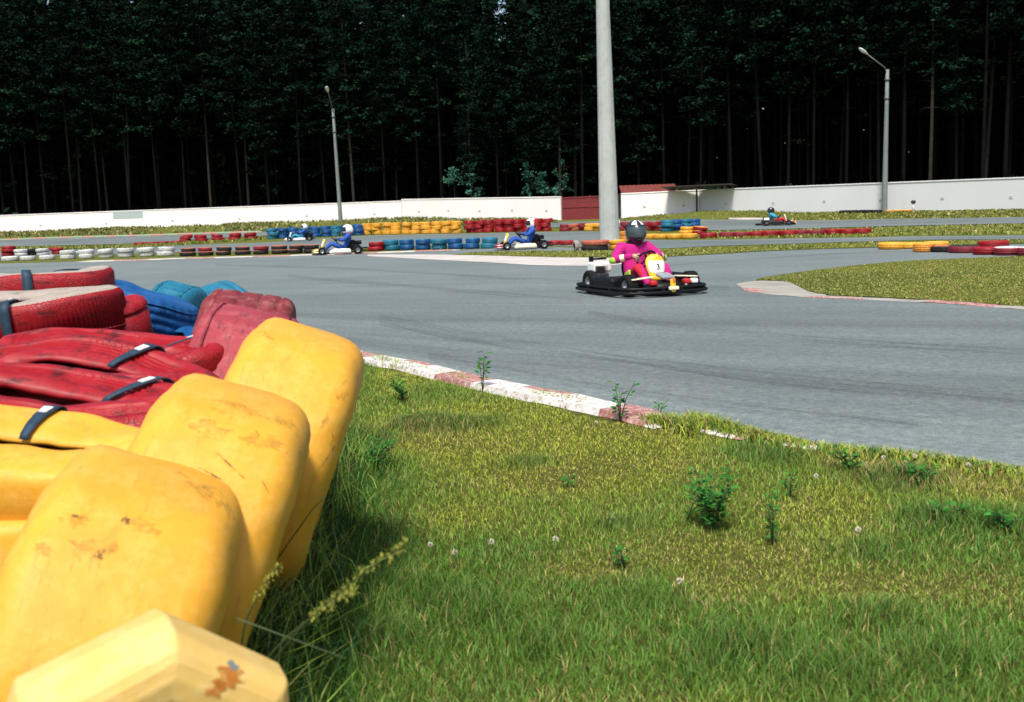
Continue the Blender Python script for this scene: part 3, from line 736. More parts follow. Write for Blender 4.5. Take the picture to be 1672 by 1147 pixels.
# group at the right edge
RG = 'tyres at the right edge of the track'
for (px, py, n, R, w, mm, lab) in (
    (1464, 408, 1, .33, .17, m3(M_YEL), 'yellow tyre lying flat at the left end of the right hand tyre line'),
    (1496, 407, 1, .33, .15, m3(M_YEL), 'yellow tyre lying flat behind the orange one'),
    (1515, 412.5, 1, .25, .2, m3(M_ORANGE, M_YEL), 'orange tyre with a yellow top in the right hand tyre line'),
    (1536, 405, 1, .33, .15, m3(M_YEL), 'yellow tyre lying at the back of the right hand tyre line'),
    (1551, 412.5, 1, .30, .15, m3(M_BLACKT, M_TERRA), 'black tyre with a brown top right of the orange tyre'),
    (1582, 414, 1, .30, .16, m3(M_DKRED, M_BLACKT), 'dark red tyre between the brown topped and the bright red tyre'),
    (1620, 417, 1, .28, .17, m3(M_RED), 'bright red tyre in the right hand tyre line'),
    (1632, 406, 1, .36, .17, m3(M_RED), 'red tyre lying at the back of the right hand tyre line'),
    (1654, 418, 1, .27, .18, m3(M_DKRED, M_WHITET), 'dark red tyre with a white top at the right edge'),
    (1694, 419, 1, .27, .18, m3(M_DKRED, M_WHITET), 'dark red tyre with a white top cut off by the right edge')):
    stack(px, py, n, R, w, mm, lab, RG, .01, 3)
# tyres by the right lamp post
row(1380, 348.5, 1436, 348, 14, 1, .36, .22, lambda k: m3(M_BLACKT), 'black tyre lying at the foot of the gray wall left of the lamp post', 'black tyres by the lamp post')
row(1456, 347, 1484, 346.5, 14, 1, .36, .16, lambda k: m3(M_ORANGE, M_YEL), 'ochre tyre lying at the foot of the gray wall right of the lamp post', 'ochre tyres by the lamp post')
# ------------------------------------------------------------------ karts and drivers
def flat(name, col, rough=.5, **k): return simple(name, col, rough, var=k.pop('var', .1), scale=k.pop('scale', 12), **k)
M_STEEL = flat('chrome_tube', (.45, .46, .47), .3, metal=.9)
M_BLK = flat('black_plastic', (.004, .004, .005), .5, spec=.25)
M_TYRE = flat('kart_tyre_rubber', (.006, .006, .007), .8, spec=.2)
M_RIM = flat('rim_alloy', (.42, .43, .44), .35, metal=.8)
M_ENG = flat('engine_alloy', (.05, .05, .055), .5, metal=.5)
M_WPL = flat('white_plastic', (.76, .75, .73), .4, var=.06)
M_YPL = flat('yellow_plastic', (.78, .50, .03), .4)
M_CPL = flat('cream_plastic', (.80, .72, .52), .4)
M_RPL = flat('red_plastic', (.50, .015, .02), .4)
M_TERRAP = flat('orange_plastic', (.60, .16, .02), .4)
M_GPL = flat('gray_plastic', (.25, .28, .30), .4)
M_MAG = flat('magenta_cloth', (.47, .002, .18), .85, var=.35, scale=9)
M_REDC = flat('red_cloth', (.48, .005, .03), .85, var=.25)
M_LIME = flat('lime_cloth', (.30, .52, .05), .8)
M_BLUEC = flat('blue_cloth', (.012, .075, .36), .8, var=.3)
M_TEALC = flat('light_blue_cloth', (.03, .30, .45), .8, var=.25)
M_DKC = flat('dark_cloth', (.015, .018, .03), .8)
M_GLV = flat('glove_leather', (.03, .028, .03), .6)
M_GLVT = flat('tan_glove', (.42, .30, .18), .7)
M_HWHITE = flat('helmet_white', (.80, .79, .79), .2, var=.03, coat=.5)
M_HBLACK = flat('helmet_black', (.010, .012, .016), .18, coat=.6)
M_HRED = flat('helmet_red', (.45, .02, .03), .25, coat=.4)
M_VISOR_S = flat('silver_visor', (.07, .10, .105), .15, metal=.45, var=.05)
M_VISOR = flat('dark_visor', (.012, .014, .018), .12, var=.05)
M_INK = flat('black_ink', (.012, .012, .014), .6)
M_SKIN = flat('skin', (.50, .28, .19), .6)

def wheel(parent, x, y, R, w, S):
    mb = MB(); rb = R * .48
    prof = [(rb, -w * .42), (rb + .2 * (R - rb), -w * .5), (R - .02, -w * .49), (R - .004, -w * .42), (R, -w * .3), (R, w * .3), (R - .004, w * .42), (R - .02, w * .49), (rb + .2 * (R - rb), w * .5), (rb, w * .42)]
    M = Matrix.Translation((x, y, R)) @ Matrix.Diagonal((1 / S.get('stretch', 1), 1, 1, 1)) @ Matrix.Rotation(math.pi / 2, 4, 'X')
    mb.lathe(prof, 28, M)
    t = mb.obj('wheel', [M_TYRE], parent)
    rm = MB()
    rm.lathe([(.02, -w * .1), (rb * .5, -w * .05), (rb * .8, -w * .25), (rb * 1.02, -w * .43), (rb * 1.02, w * .43), (rb * .8, w * .25), (rb * .5, w * .05), (.02, w * .1)], 20, M, closed_prof=True)
    for k in range(5):
        a = k * 2 * math.pi / 5; rm.lathe([(.0, -w * .12), (.007, -w * .12), (.007, w * .12), (.0, w * .12)], 6, M @ Matrix.Translation((rb * .35 * math.cos(a), rb * .35 * math.sin(a), 0)))
    rm.obj('rim', [M_RIM], t)
def rounded_loop(pts, k=4):
    return [Vector(p) for p in catmull([tuple(p) for p in pts], k)]
def shield(w, h, d, nz=10):
    """front number panel: a convex rounded shield"""
    mb = MB(); V = []; Fc = []; ny = 10
    for i in range(nz + 1):
        t = i / nz; z = h * t
        hw = w / 2 * (1 - .35 * (1 - t) ** 2) * (1 if t < .6 else math.sqrt(max(.02, 1 - ((t - .6) / .42) ** 2)))
        for j in range(ny + 1):
            s = j / ny * 2 - 1
            V.append((-.22 * t * h * 1.2 - d * s * s, hw * s, z))
    for i in range(nz):
        for j in range(ny): Fc.append((i * (ny + 1) + j, i * (ny + 1) + j + 1, (i + 1) * (ny + 1) + j + 1, (i + 1) * (ny + 1) + j))
    n = len(V); V2 = [(x - .012, y, z) for x, y, z in V]
    mb.add(V + V2, Fc + [tuple(a + n for a in f[::-1]) for f in Fc]); 
    rim = [j for j in range(ny + 1)] + [i * (ny + 1) + ny for i in range(1, nz + 1)] + [nz * (ny + 1) + j for j in range(ny - 1, -1, -1)] + [i * (ny + 1) for i in range(nz - 1, 0, -1)]
    mb.add([], []) 
    for a, b in zip(rim, rim[1:] + rim[:1]): mb.f.append((a, b, b + n, a + n)); mb.mi.append(0); mb.sm.append(True)
    return mb
def text_mesh(txt, size, mat, depth=.003):
    cu = bpy.data.curves.new('txt', 'FONT'); cu.body = txt; cu.size = size; cu.extrude = depth; cu.align_x = 'CENTER'; cu.align_y = 'CENTER'
    t = bpy.data.objects.new('txt', cu); COL.objects.link(t)
    dg = bpy.context.evaluated_depsgraph_get(); dg.update()
    me = bpy.data.meshes.new_from_object(t.evaluated_get(dg)); bpy.data.objects.remove(t)
    me.materials.clear(); me.materials.append(mat); return me

def build_kart(loc, head, label, spec):
    """local axes: x forward, y left, z up"""
    k = thing('racing_kart', label, 'go kart', loc, head, 'karts on the track')
    S = spec; k.scale = (S.get('stretch', 1), 1, 1)
    fr = MB()
    for s in (-1, 1):
        fr.tube(rounded_loop([(.78, s * .16, .06), (.60, s * .24, .06), (.30, s * .27, .055), (-.15, s * .33, .055), (-.55, s * .33, .07), (-.66, s * .33, .09)]), .016)
    for x, h in ((.60, .24), (.15, .28), (-.2, .33), (-.6, .33)): fr.tube([(x, -h, .055), (x, h, .055)], .014)
    fr.obj('frame', [M_STEEL if S.get('bright') else M_BLK], k)
    MB().box((.28, 0, .045), (.78, .50, .008), bev=.003).obj('floor_tray', [M_ENG], k)
    # bumpers
    fb = MB()
    if S['full_bumper']:
        for z, o in ((.060, 0), (.118, -.03)):
            ring = [(.90 + o, .20, z), (.90 + o, -.20, z), (.84 + o, -.50, z), (.66, -.68 - o, z), (.1, -.71 - o, z), (-.62, -.71 - o, z), (-.88 - o, -.62, z), (-.94 - o, -.2, z), (-.94 - o, .2, z), (-.88 - o, .62, z), (-.55, .71 + o, z), (.1, .71 + o, z), (.66, .68 + o, z), (.84 + o, .50, z)]
            P = rounded_loop(ring + [ring[0]], 4)[:-1]; fb.tube(P, .024, 8, closed=True)
        for x, y in ((.88, .15), (.88, -.15), (.35, -.70), (-.35, -.70), (.35, .70), (-.35, .70), (-.92, .3), (-.92, -.3), (.76, .58), (.76, -.58)): fb.box((x, y, .09), (.05, .05, .08), bev=.01)
        fb.obj('bumper', [M_BLK], k)
        sk = MB()
        for s in (-1, 1): MB().box((-.0, s * .585, .15), (.62, .18, .24), bev=.06).obj('side_guard', [M_BLK], k)
    else:
        for z in (.09, .17): fb.tube(rounded_loop([(.62, .42, z), (.80, .40, z), (.84, .3, z), (.86, 0, z), (.84, -.3, z), (.80, -.40, z), (.62, -.42, z)]), .014)
        fb.obj('front_bumper', [M_STEEL], k)
        rbp = MB()
        for z in (.10, .20): rbp.tube(rounded_loop([(-.6, .45, z), (-.74, .44, z), (-.78, .3, z), (-.78, -.3, z), (-.74, -.44, z), (-.6, -.45, z)]), .016)
        rbp.obj('rear_bumper', [M_BLK], k)
        for s in (-1, 1):
            V = []; Fc = []
            prof = [(0, .06), (.02, .16), (.08, .215), (.13, .20), (.17, .12), (.16, .05)]
            xs_ = [-.30, -.27, -.1, .1, .28, .33]; sc_ = [.55, .9, 1, .95, .75, .4]
            mb = MB()
            for x, q in zip(xs_, sc_):
                for y, z in prof: V.append((x, s * (.42 + .03 + y * (.6 + .4 * q)), .055 + (z - .055) * q))
            K = len(prof)
            for i in range(len(xs_) - 1):
                for j in range(K): Fc.append((i * K + j, i * K + (j + 1) % K, (i + 1) * K + (j + 1) % K, (i + 1) * K + j))
            Fc += [tuple(range(K)), tuple((len(xs_) - 1) * K + j for j in range(K))]
            mb.add(V, Fc); mb.obj('side_pod', [S['pod']], k)
    # nose
    ns = MB(); V = []; Fc = []; ny = 12
    sec = [(0, .055), (.07, .06), (.10, .11), (.07, .17), (-.02, .215), (-.10, .20), (-.10, .07)]
    wn_ = .40 if not S['full_bumper'] else .30
    for j in range(ny + 1):
        s = j / ny * 2 - 1; q = 1 - .35 * abs(s) ** 3; bx = .76 - .10 * s * s
        for x, z in sec: V.append((bx + x * q, wn_ * s, .055 + (z - .055) * q))
    K = len(sec)
    for j in range(ny):
        for i in range(K): Fc.append((j * K + i, j * K + (i + 1) % K, (j + 1) * K + (i + 1) % K, (j + 1) * K + i))
    Fc += [tuple(range(K)), tuple(ny * K + i for i in range(K))]
    ns.add(V, Fc); nose = ns.obj('nose_cone', [S['nose']], k)
    if S['full_bumper']:
        sp = MB(); sp.box((.905, 0, .15), (.06, .075, .19), bev=.02); sp.obj('nose_stripe', [M_YPL], nose)
        MB().box((.93, 0, .115), (.05, .15, .05), bev=.012).obj('bumper_pad', [M_CPL], nose)
        MB().box((.915, .003, .225), (.055, .045, .06), bev=.01).obj('stripe_badge', [M_TERRAP], nose)
        for q, (yy, mm_) in enumerate(((.30, M_RPL), (.42, M_WPL), (-.24, M_RPL))): MB().box((.77, yy, .19), (.10, .10, .07), bev=.02).obj('front_trim', [mm_], nose)
        rd = MB(); rd.box((.70, 0, .275), (.22, .20, .05), rot=Matrix.Rotation(R_(12), 4, 'Y'), bev=.02); rd.obj('master_cylinder_cover', [M_GPL], nose)
        for s in (-1, 1):
            st = MB(); st.box((.66, s * .36, .255), (.10, .34, .018), rot=Matrix.Rotation(s * R_(-4), 4, 'X'), bev=.006); st.obj('steering_fairing', [M_CPL], k)
    # number panel
    pw, ph = S.get('panel', (.30, .36))
    pn = shield(pw, ph, .06).obj('number_panel', [S['panel_mat']], k); pn.location = (.60, 0, .20) if not S['full_bumper'] else (.54, 0, .205)
    pl = MB()
    zc = .20 * ph / .36
    def on(t, s, o=.006):   # point on the shield
        hw = pw / 2 * (1 - .35 * (1 - t) ** 2) * (1 if t < .6 else math.sqrt(max(.02, 1 - ((t - .6) / .42) ** 2)))
        return Vector((-.264 * t * ph - .06 * s * s + o, hw * s, ph * t))
    V = []; Fc = []
    for i in range(7):
        for j in range(9):
            t = .30 + .46 * i / 6; s = (-1 + 2 * j / 8) * (.86 if 0 < i < 6 else .74); V.append(on(t, s))
    for i in range(6):
        for j in range(8): Fc.append((i * 9 + j, i * 9 + j + 1, (i + 1) * 9 + j + 1, (i + 1) * 9 + j))
    pl.add(V, Fc); pl.obj('number_plate', [M_WPL], pn)
    if S.get('number'):
        tm = text_mesh(S['number'], .115, M_INK)
        t = obj('race_number', tm, pn); c = on(.52, 0, .012)
        t.location = c; t.rotation_euler = (R_(90 - 15), 0, R_(90))
    # steering wheel
    sw = MB(); cx, cz = .16, .50
    Mw = Matrix.Translation((cx, 0, cz)) @ Matrix.Rotation(R_(-52), 4, 'Y')
    sw.lathe([(.145 + .014 * math.cos(a), .014 * math.sin(a)) for a in [i * math.pi / 4 for i in range(8)]], 28, Mw, closed_prof=True)
    for a in (0, 120, 240):
        a = R_(a + 90); sw.tube([Mw @ Vector((0, 0, 0)), Mw @ Vector((.14 * math.cos(a), .14 * math.sin(a), 0))], .012, 6)
    swo = sw.obj('steering_wheel', [M_BLK], k)
    MB().tube([(cx, 0, cz), (.52, 0, .10)], .012).obj('steering_column', [M_STEEL], k)
    # seat
    st = MB(); V = []; Fc = []
    path = [(.16, .10, .17), (.05, .075, .18), (-.10, .07, .19), (-.22, .09, .19), (-.31, .20, .20), (-.37, .38, .20), (-.41, .50, .17)]
    for i, (x, z, hw) in enumerate(path):
        for j in range(9):
            a = (j / 8 * 2 - 1); lift = (.10 if i < 4 else .0) * abs(a) ** 3; fwd = (.12 if i >= 4 else 0) * abs(a) ** 3
            V.append((x + fwd, hw * a, z + lift))
    for i in range(len(path) - 1):
        for j in range(8): Fc.append((i * 9 + j, i * 9 + j + 1, (i + 1) * 9 + j + 1, (i + 1) * 9 + j))
    n = len(V); V2 = [(x - .008, y, z - .012) for x, y, z in V]
    st.add(V + V2, Fc + [tuple(q + n for q in f[::-1]) for f in Fc]); st.obj('seat', [M_BLK], k)
    # engine side
    es = S.get('engine_side', -1)
    en = MB(); en.box((-.34, es * .50, .20), (.20, .18, .20), bev=.015)
    for i in range(6): en.box((-.34, es * .50, .31 + i * .018), (.17, .15, .007))
    en.tube([(-.34, es * .59, .20), (-.34, es * .63, .20)], .06, 14)
    en.obj('engine', [M_ENG], k)
    af = MB(); af.box((-.50, es * .44, .385), (.26, .30 if S['full_bumper'] else .22, .15), bev=.03); af.obj('air_box', [S.get('airbox', M_WPL)], k)
    if S['full_bumper']:
        hp = MB(); hp.box((-.62, es * .52, .37), (.05, .06, .34), bev=.008); hp.box((-.60, es * .42, .50), (.05, .28, .03), bev=.006); hp.obj('engine_guard', [M_BLK], k)
    ex = MB(); ex.tube([(-.28, es * .40, .20), (-.45, es * .30, .18), (-.60, es * .2, .17)], .02); ex.tube([(-.62, es * .30, .17), (-.62, -es * .14, .17)], .05, 12); ex.obj('exhaust', [M_ENG], k)
    ft = MB(); ft.box((.33, 0, .13), (.22, .20, .16), bev=.03); ft.obj('fuel_tank', [M_WPL], k)
    ax = MB(); ax.tube([(-.50, -.60, .14), (-.50, .60, .14)], .018, 10); ax.obj('rear_axle', [M_STEEL], k)
    for s in (-1, 1):
        wheel(k, .54, s * .50, .158 if S['full_bumper'] else .14, .16, S); wheel(k, -.50, s * .56, .17 if S['full_bumper'] else .155, .205, S)
    return k

# ---- driver -------------------------------------------------------
def skin_body(name, joints, edges, mats, root, face_rule):
    me = bpy.data.meshes.new(name); names = list(joints)
    me.from_pydata([joints[n][0] for n in names], [(names.index(a), names.index(b)) for a, b in edges], [])
    o = bpy.data.objects.new(name, me); COL.objects.link(o)
    o.modifiers.new('skin', 'SKIN'); sv = me.skin_vertices[0].data
    for i, n in enumerate(names):
        r = joints[n][1]; sv[i].radius = r if isinstance(r, tuple) else (r, r); sv[i].use_root = (n == root)
    ss = o.modifiers.new('sub', 'SUBSURF'); ss.levels = 2; ss.render_levels = 2
    dg = bpy.context.evaluated_depsgraph_get(); dg.update()
    m2 = bpy.data.meshes.new_from_object(o.evaluated_get(dg)); bpy.data.objects.remove(o)
    m2.name = name; m2.materials.clear()
    for mm in mats: m2.materials.append(mm)
    for p in m2.polygons:
        p.material_index = face_rule(p.center, names, joints, edges); p.use_smooth = True
    return m2
def nearest_edge(c, joints, edges):
    best = None
    for a, b in edges:
        A = Vector(joints[a][0]); B = Vector(joints[b][0]); d = B - A
        t = max(0, min(1, (c - A).dot(d) / max(1e-9, d.length_squared))); q = (c - A - d * t).length
        if best is None or q < best[0]: best = (q, a, b, t)
    return best
def build_driver(loc, head, label, spec, head_turn=0.0, lean=0.0):
    p = thing('person', label, 'person', loc, head, 'kart drivers')
    J = {}
    J['pelvis'] = ((-.17, 0, .20), (.155, .125)); J['waist'] = ((-.235, 0, .35), (.15, .115)); J['chest'] = ((-.29, lean * .3, .55), (.185, .13)); J['collar'] = ((-.30, lean * .6, .645), (.10, .09)); J['neck'] = ((-.295, lean * .7, .715), .06); J['skull'] = ((-.275, lean, .84), .085)
    for s, q in ((-1, 'r'), (1, 'l')):
        J['shoulder_' + q] = ((-.265, s * .215 + lean * .5, .645), .094); J['elbow_' + q] = ((-.08, s * .385, .475), .068); J['fore_' + q] = ((.03, s * .28, .515), .056); J['wrist_' + q] = ((.105, s * .165, .535), .036)
        J['hip_' + q] = ((-.10, s * .105, .19), .10); J['knee_' + q] = ((.30, s * .205, .385), .078); J['calf_' + q] = ((.43, s * .19, .26), .062); J['ankle_' + q] = ((.56, s * .165, .12), .042); J['toe_' + q] = ((.655, s * .165, .185), .036)
    E = [('pelvis', 'waist'), ('waist', 'chest'), ('chest', 'collar'), ('collar', 'neck'), ('neck', 'skull')]
    for q in 'rl':
        E += [('chest', 'shoulder_' + q), ('shoulder_' + q, 'elbow_' + q), ('elbow_' + q, 'fore_' + q), ('fore_' + q, 'wrist_' + q), ('pelvis', 'hip_' + q), ('hip_' + q, 'knee_' + q), ('knee_' + q, 'calf_' + q), ('calf_' + q, 'ankle_' + q), ('ankle_' + q, 'toe_' + q)]
    su, le, ac = spec['suit'], spec['legs'], spec['accent']
    def rule(c, names, joints, edges):
        q, a, b, t = nearest_edge(c, joints, edges)
        if a == 'neck': return 3
        if a.startswith('ankle'): return 4
        if a.startswith('hip') or a.startswith('knee') or a.startswith('calf'):
            if spec.get('two_tone') and (c.y > -.20 or a.startswith('calf')): return 0
            if spec.get('side_stripe') and a.startswith('hip') and abs(c.y) > .24 : return 2
            return 1
        if a.startswith('elbow') and t > .6: return 2
        return 0
    body = skin_body('body', J, E, [su, le, ac, M_SKIN, M_DKC], 'pelvis', rule)
    obj('body', body, p)
    # gloves with five fingers closed round the wheel rim
    Mw = Matrix.Translation((.16, 0, .50)) @ Matrix.Rotation(R_(-52), 4, 'Y')
    for s in (-1, 1):
        g = MB(); a0 = s * R_(90)
        def rimp(a, r=.145, z=0): return Mw @ Vector((r * math.cos(a), r * math.sin(a), z))
        wr = Vector((.105, s * .165, .535))
        palm = rimp(a0 + s * -.05, .165, .02)
        g.tube([wr + Vector((-.015, s * .006, 0)), wr.lerp(palm, .5), palm, rimp(a0, .150, .022)], [.032, .038, .040, .026], 10)
        for f, (da, ln) in enumerate(((-.24, 1.0), (-.08, 1.08), (.08, 1.02), (.24, .82))):
            a = a0 + da
            pts = [rimp(a, .168, .018), rimp(a, .172, -.014 * ln), rimp(a, .150, -.027 * ln), rimp(a, .126, -.014), rimp(a, .122, .008 * ln)]
            g.tube(pts, [.0115, .011, .0105, .0095, .008], 7)
        g.tube([palm + Vector((0, 0, .012)), rimp(a0 + .34, .152, .026), rimp(a0 + .42, .132, .022), rimp(a0 + .40, .120, .012)], [.015, .013, .0115, .009], 7)
        g.obj('glove', [spec['glove']], p)
    # face under the helmet
    hc = Vector((-.262, lean * 1.08, .875))
    hc.z -= .012; hm = Matrix.Translation(hc) @ Matrix.Scale(1.12, 4) @ Matrix.Rotation(head_turn, 4, 'Z') @ Matrix.Rotation(R_(4), 4, 'Y')
    fc = MB(); fc.box((.102, 0, -.010), (.022, .026, .05), bev=.008)
    for s in (-1, 1): fc.lathe([(0, -.012), (.009, -.008), (.012, 0), (.009, .008), (0, .012)], 8, Matrix.Translation((.092, s * .033, .022)))
    fc.box((.094, 0, -.055), (.012, .048, .012), bev=.004)
    fo = MB()
    for v in fc.v: fo.v.append(tuple(hm @ Vector(v)))
    fo.f, fo.mi, fo.sm = fc.f, fc.mi, fc.sm
    fo.obj('face', [M_SKIN], p)
    # full-face helmet : shell with eye port, chin bar, visor
    def shell(az, el, o=0):
        ce, se = math.cos(el), math.sin(el)
        x = .165 * ce * math.cos(az); y = .132 * ce * math.sin(az); z = .152 * se
        if se < 0:                      # towards the neck: straight sides, chin pushed forward
            k = min(1, -se / .7); x += .030 * k * max(0, math.cos(az)); x -= .02 * k * max(0, -math.cos(az)); z *= 1.10
            y *= 1 + .10 * k * 0
        v = Vector((x, y, z)); return v * (1 + o / .15)
    na, ne = 40, 22; V = []; Fc = []; mi = []
    els = [R_(-62) + (R_(90) - R_(-62)) * i / ne for i in range(ne + 1)]
    for e in els:
        for i in range(na):
            V.append(hm @ shell(2 * math.pi * i / na, e))
    hs = spec['helmet_rule']
    for j in range(ne):
        for i in range(na):
            az = (i + .5) / na * 360; az = az - 360 if az > 180 else az; el = math.degrees((els[j] + els[j + 1]) / 2)
            Fc.append((j * na + i, j * na + (i + 1) % na, (j + 1) * na + (i + 1) % na, (j + 1) * na + i))
            mi.append(1 if (abs(az) < 66 and -14 < el < 27) else (2 if hs(az, el) else 0))
    hb = MB(); hb.v = [tuple(v) for v in V]; hb.f = Fc; hb.mi = mi; hb.sm = [True] * len(Fc)
    hb.tube([hm @ shell(2 * math.pi * i / 30, R_(-62)) for i in range(30)], .012, 6, closed=True, mi=1)
    he = hb.obj('helmet', [spec['helmet'], M_INK, spec['helmet2']], p)
    vb = MB(); V = []; Fc = []
    for o in (.006, .002):
        for j in range(9):
            for i in range(17): V.append(hm @ shell(R_(-72 + 144 * i / 16), R_(-18 + 48 * j / 8), o))
    for j in range(8):
        for i in range(16): Fc.append((j * 17 + i, j * 17 + i + 1, (j + 1) * 17 + i + 1, (j + 1) * 17 + i))
    Fc += [tuple(q + 153 for q in f[::-1]) for f in Fc]
    vb.add(V, Fc); vb.obj('visor', [spec['visor']], he)
    for s in (-1, 1): MB().box(hm @ Vector((.172, s * .03, -.085)), (.012, .036, .014), bev=.003).obj('chin_vent', [M_INK], he)
    if spec.get('collar'):
        cb = MB(); cb.lathe([(.085 + .03 * math.cos(a), .03 * math.sin(a)) for a in [i * math.pi / 4 for i in range(8)]], 20, Matrix.Translation((-.285, lean * .7, .705)), closed_prof=True)
        cb.obj('neck_collar', [spec['collar']], p)
    if spec.get('pads'):
        for s in (-1, 1):
            eb = MB(); eb.lathe([(0, -.05), (.055, -.04), (.068, 0), (.055, .04), (0, .05)], 12, Matrix.Translation((-.09, s * .395, .475)) @ Matrix.Rotation(s * R_(20), 4, 'Z'))
            eb.obj('elbow_patch', [M_LIME], p)
            kb = MB(); kb.box((.06, s * .24, .26), (.16, .05, .12), rot=Matrix.Rotation(R_(-24), 4, 'Y'), bev=.02); kb.obj('thigh_patch', [M_LIME], p)
    return p
def kart_at(px, py, dirv, spec, klabel, dspec, dlabel, turn=0.0, lean=0.0):
    c = ground(px, py); a = math.atan2(dirv[1], dirv[0]); z = terr(c.x, c.y) + (.012 if c.y < 40 else .035)
    build_kart((c.x, c.y, z), a, klabel, spec); build_driver((c.x, c.y, z), a, dlabel, dspec, turn, lean).scale = (1 + (spec.get('stretch', 1) - 1) * .4, 1.04, 1.03)

PINK = dict(suit=M_MAG, legs=M_REDC, accent=M_CPL, glove=M_GLVT, helmet=M_HBLACK, helmet2=M_HWHITE, visor=M_VISOR_S, helmet_rule=lambda az, el: (el > 40 and (abs(az) > 22) and abs(abs(az) - 95) > 30), collar=M_BLK, pads=True, two_tone=True)
kart_at(1048, 479, (math.sin(R_(21)), -math.cos(R_(21))), dict(full_bumper=True, nose=M_BLK, pod=M_BLK, panel_mat=M_YPL, panel=(.33, .37), number='3', engine_side=-1, bright=True),
        'black kart with a yellow number panel coming towards the camera', PINK, 'person in a magenta suit and black helmet driving the nearest kart', R_(-4), .05)
BLUE1 = dict(suit=M_BLUEC, legs=M_BLUEC, accent=M_DKC, glove=M_GLV, helmet=M_HWHITE, helmet2=M_HRED, visor=M_VISOR, helmet_rule=lambda az, el: el < -38, collar=M_HRED)
kart_at(557, 415.5, (-1, -.16), dict(full_bumper=False, stretch=1.22, nose=M_YPL, pod=M_WPL, panel_mat=M_YPL, engine_side=-1, airbox=M_BLK), 'kart with a yellow nose and white side pod, passing the black tyre row',
        BLUE1, 'person in blue with a red collar and white helmet, left of the blue tyres')
BLUE2 = dict(BLUE1); BLUE2['collar'] = None; BLUE2['helmet_rule'] = lambda az, el: abs(az) > 110 and el < 40
kart_at(856, 407.5, (-1, -.12), dict(full_bumper=False, stretch=1.22, nose=M_RPL, pod=M_CPL, panel_mat=M_YPL, engine_side=-1, airbox=M_BLK), 'kart with a cream side pod at the right end of the blue tyre row',
        BLUE2, 'person in a plain blue suit and white helmet, just left of the concrete pole')
BLUE3 = dict(BLUE1); BLUE3['legs'] = M_TEALC; BLUE3['collar'] = None
kart_at(491, 394.5, (-1, -.1), dict(full_bumper=False, stretch=1.2, nose=M_CPL, pod=M_WPL, panel_mat=M_CPL, engine_side=-1, airbox=M_BLK), 'small distant kart in front of the blue part of the far barrier',
        BLUE3, 'person in blue driving the distant kart before the blue barrier tyres')
TEAL = dict(suit=M_TEALC, legs=M_REDC, accent=M_DKC, glove=M_GLV, helmet=M_HBLACK, helmet2=M_HBLACK, visor=M_VISOR, helmet_rule=lambda az, el: False)
kart_at(1267, 369.5, (1, -.12), dict(full_bumper=True, stretch=1.2, nose=M_BLK, pod=M_BLK, panel_mat=M_CPL, panel=(.34, .42), engine_side=-1, airbox=M_WPL), 'distant dark kart with a cream front panel on the outer road',
        TEAL, 'person in a light blue top and dark helmet driving along the gray wall')
# ------------------------------------------------------------------ walls, gate, shed, posts
def wall_mat(name, col, stain):
    mt, nt, b = new_mat(name)
    a = noise_tex(nt, .25, 6, .6); c = noise_tex(nt, 1.2, 8, .75, mapping=(1, 1, .35))
    base = ramp(nt, a.outputs['Fac'], [(.3, tuple(x * .93 for x in col)), (.7, col)]).outputs['Color']
    f = ramp(nt, c.outputs['Fac'], [(.56, 0), (.8, .5)]).outputs['Color']
    base = mix(nt, f, base, stain)
    nt.links.new(base, b.inputs['Base Color']); b.inputs['Roughness'].default_value = .9; b.inputs['Specular IOR Level'].default_value = .2
    bump(nt, b, c.outputs['Fac'], .2, .02); return mt
M_WALL = wall_mat('whitewash', (.80, .785, .78), (.64, .62, .59))
M_WALLG = wall_mat('gray_whitewash', (.60, .62, .63), (.46, .47, .47))  # grayer and darker tone than the left-hand whitewash
M_GATE = simple('red_gate_paint', (.20, .025, .028), .6, var=.25, scale=2, dirt=((.10, .02, .02), .6))
M_ROOF = simple('brick_red_roof', (.17, .035, .03), .8, var=.3, scale=3)
M_DARKWOOD = simple('dark_timber', (.03, .025, .02), .8)
M_CONC = simple('pole_concrete', (.38, .41, .39), .85, var=.14, scale=1.4, dirt=((.22, .24, .22), .55), spec=.2, bump_s=.2)
M_POSTG = simple('lamp_pole_concrete', (.16, .19, .18), .8, var=.2, scale=1.5)
M_LAMP = simple('lamp_housing', (.62, .65, .66), .35, var=.05)
M_LAMPD = simple('lamp_arm_metal', (.12, .13, .13), .5, metal=.4)
M_WHITEP = simple('white_post_paint', (.70, .70, .66), .6, var=.1)

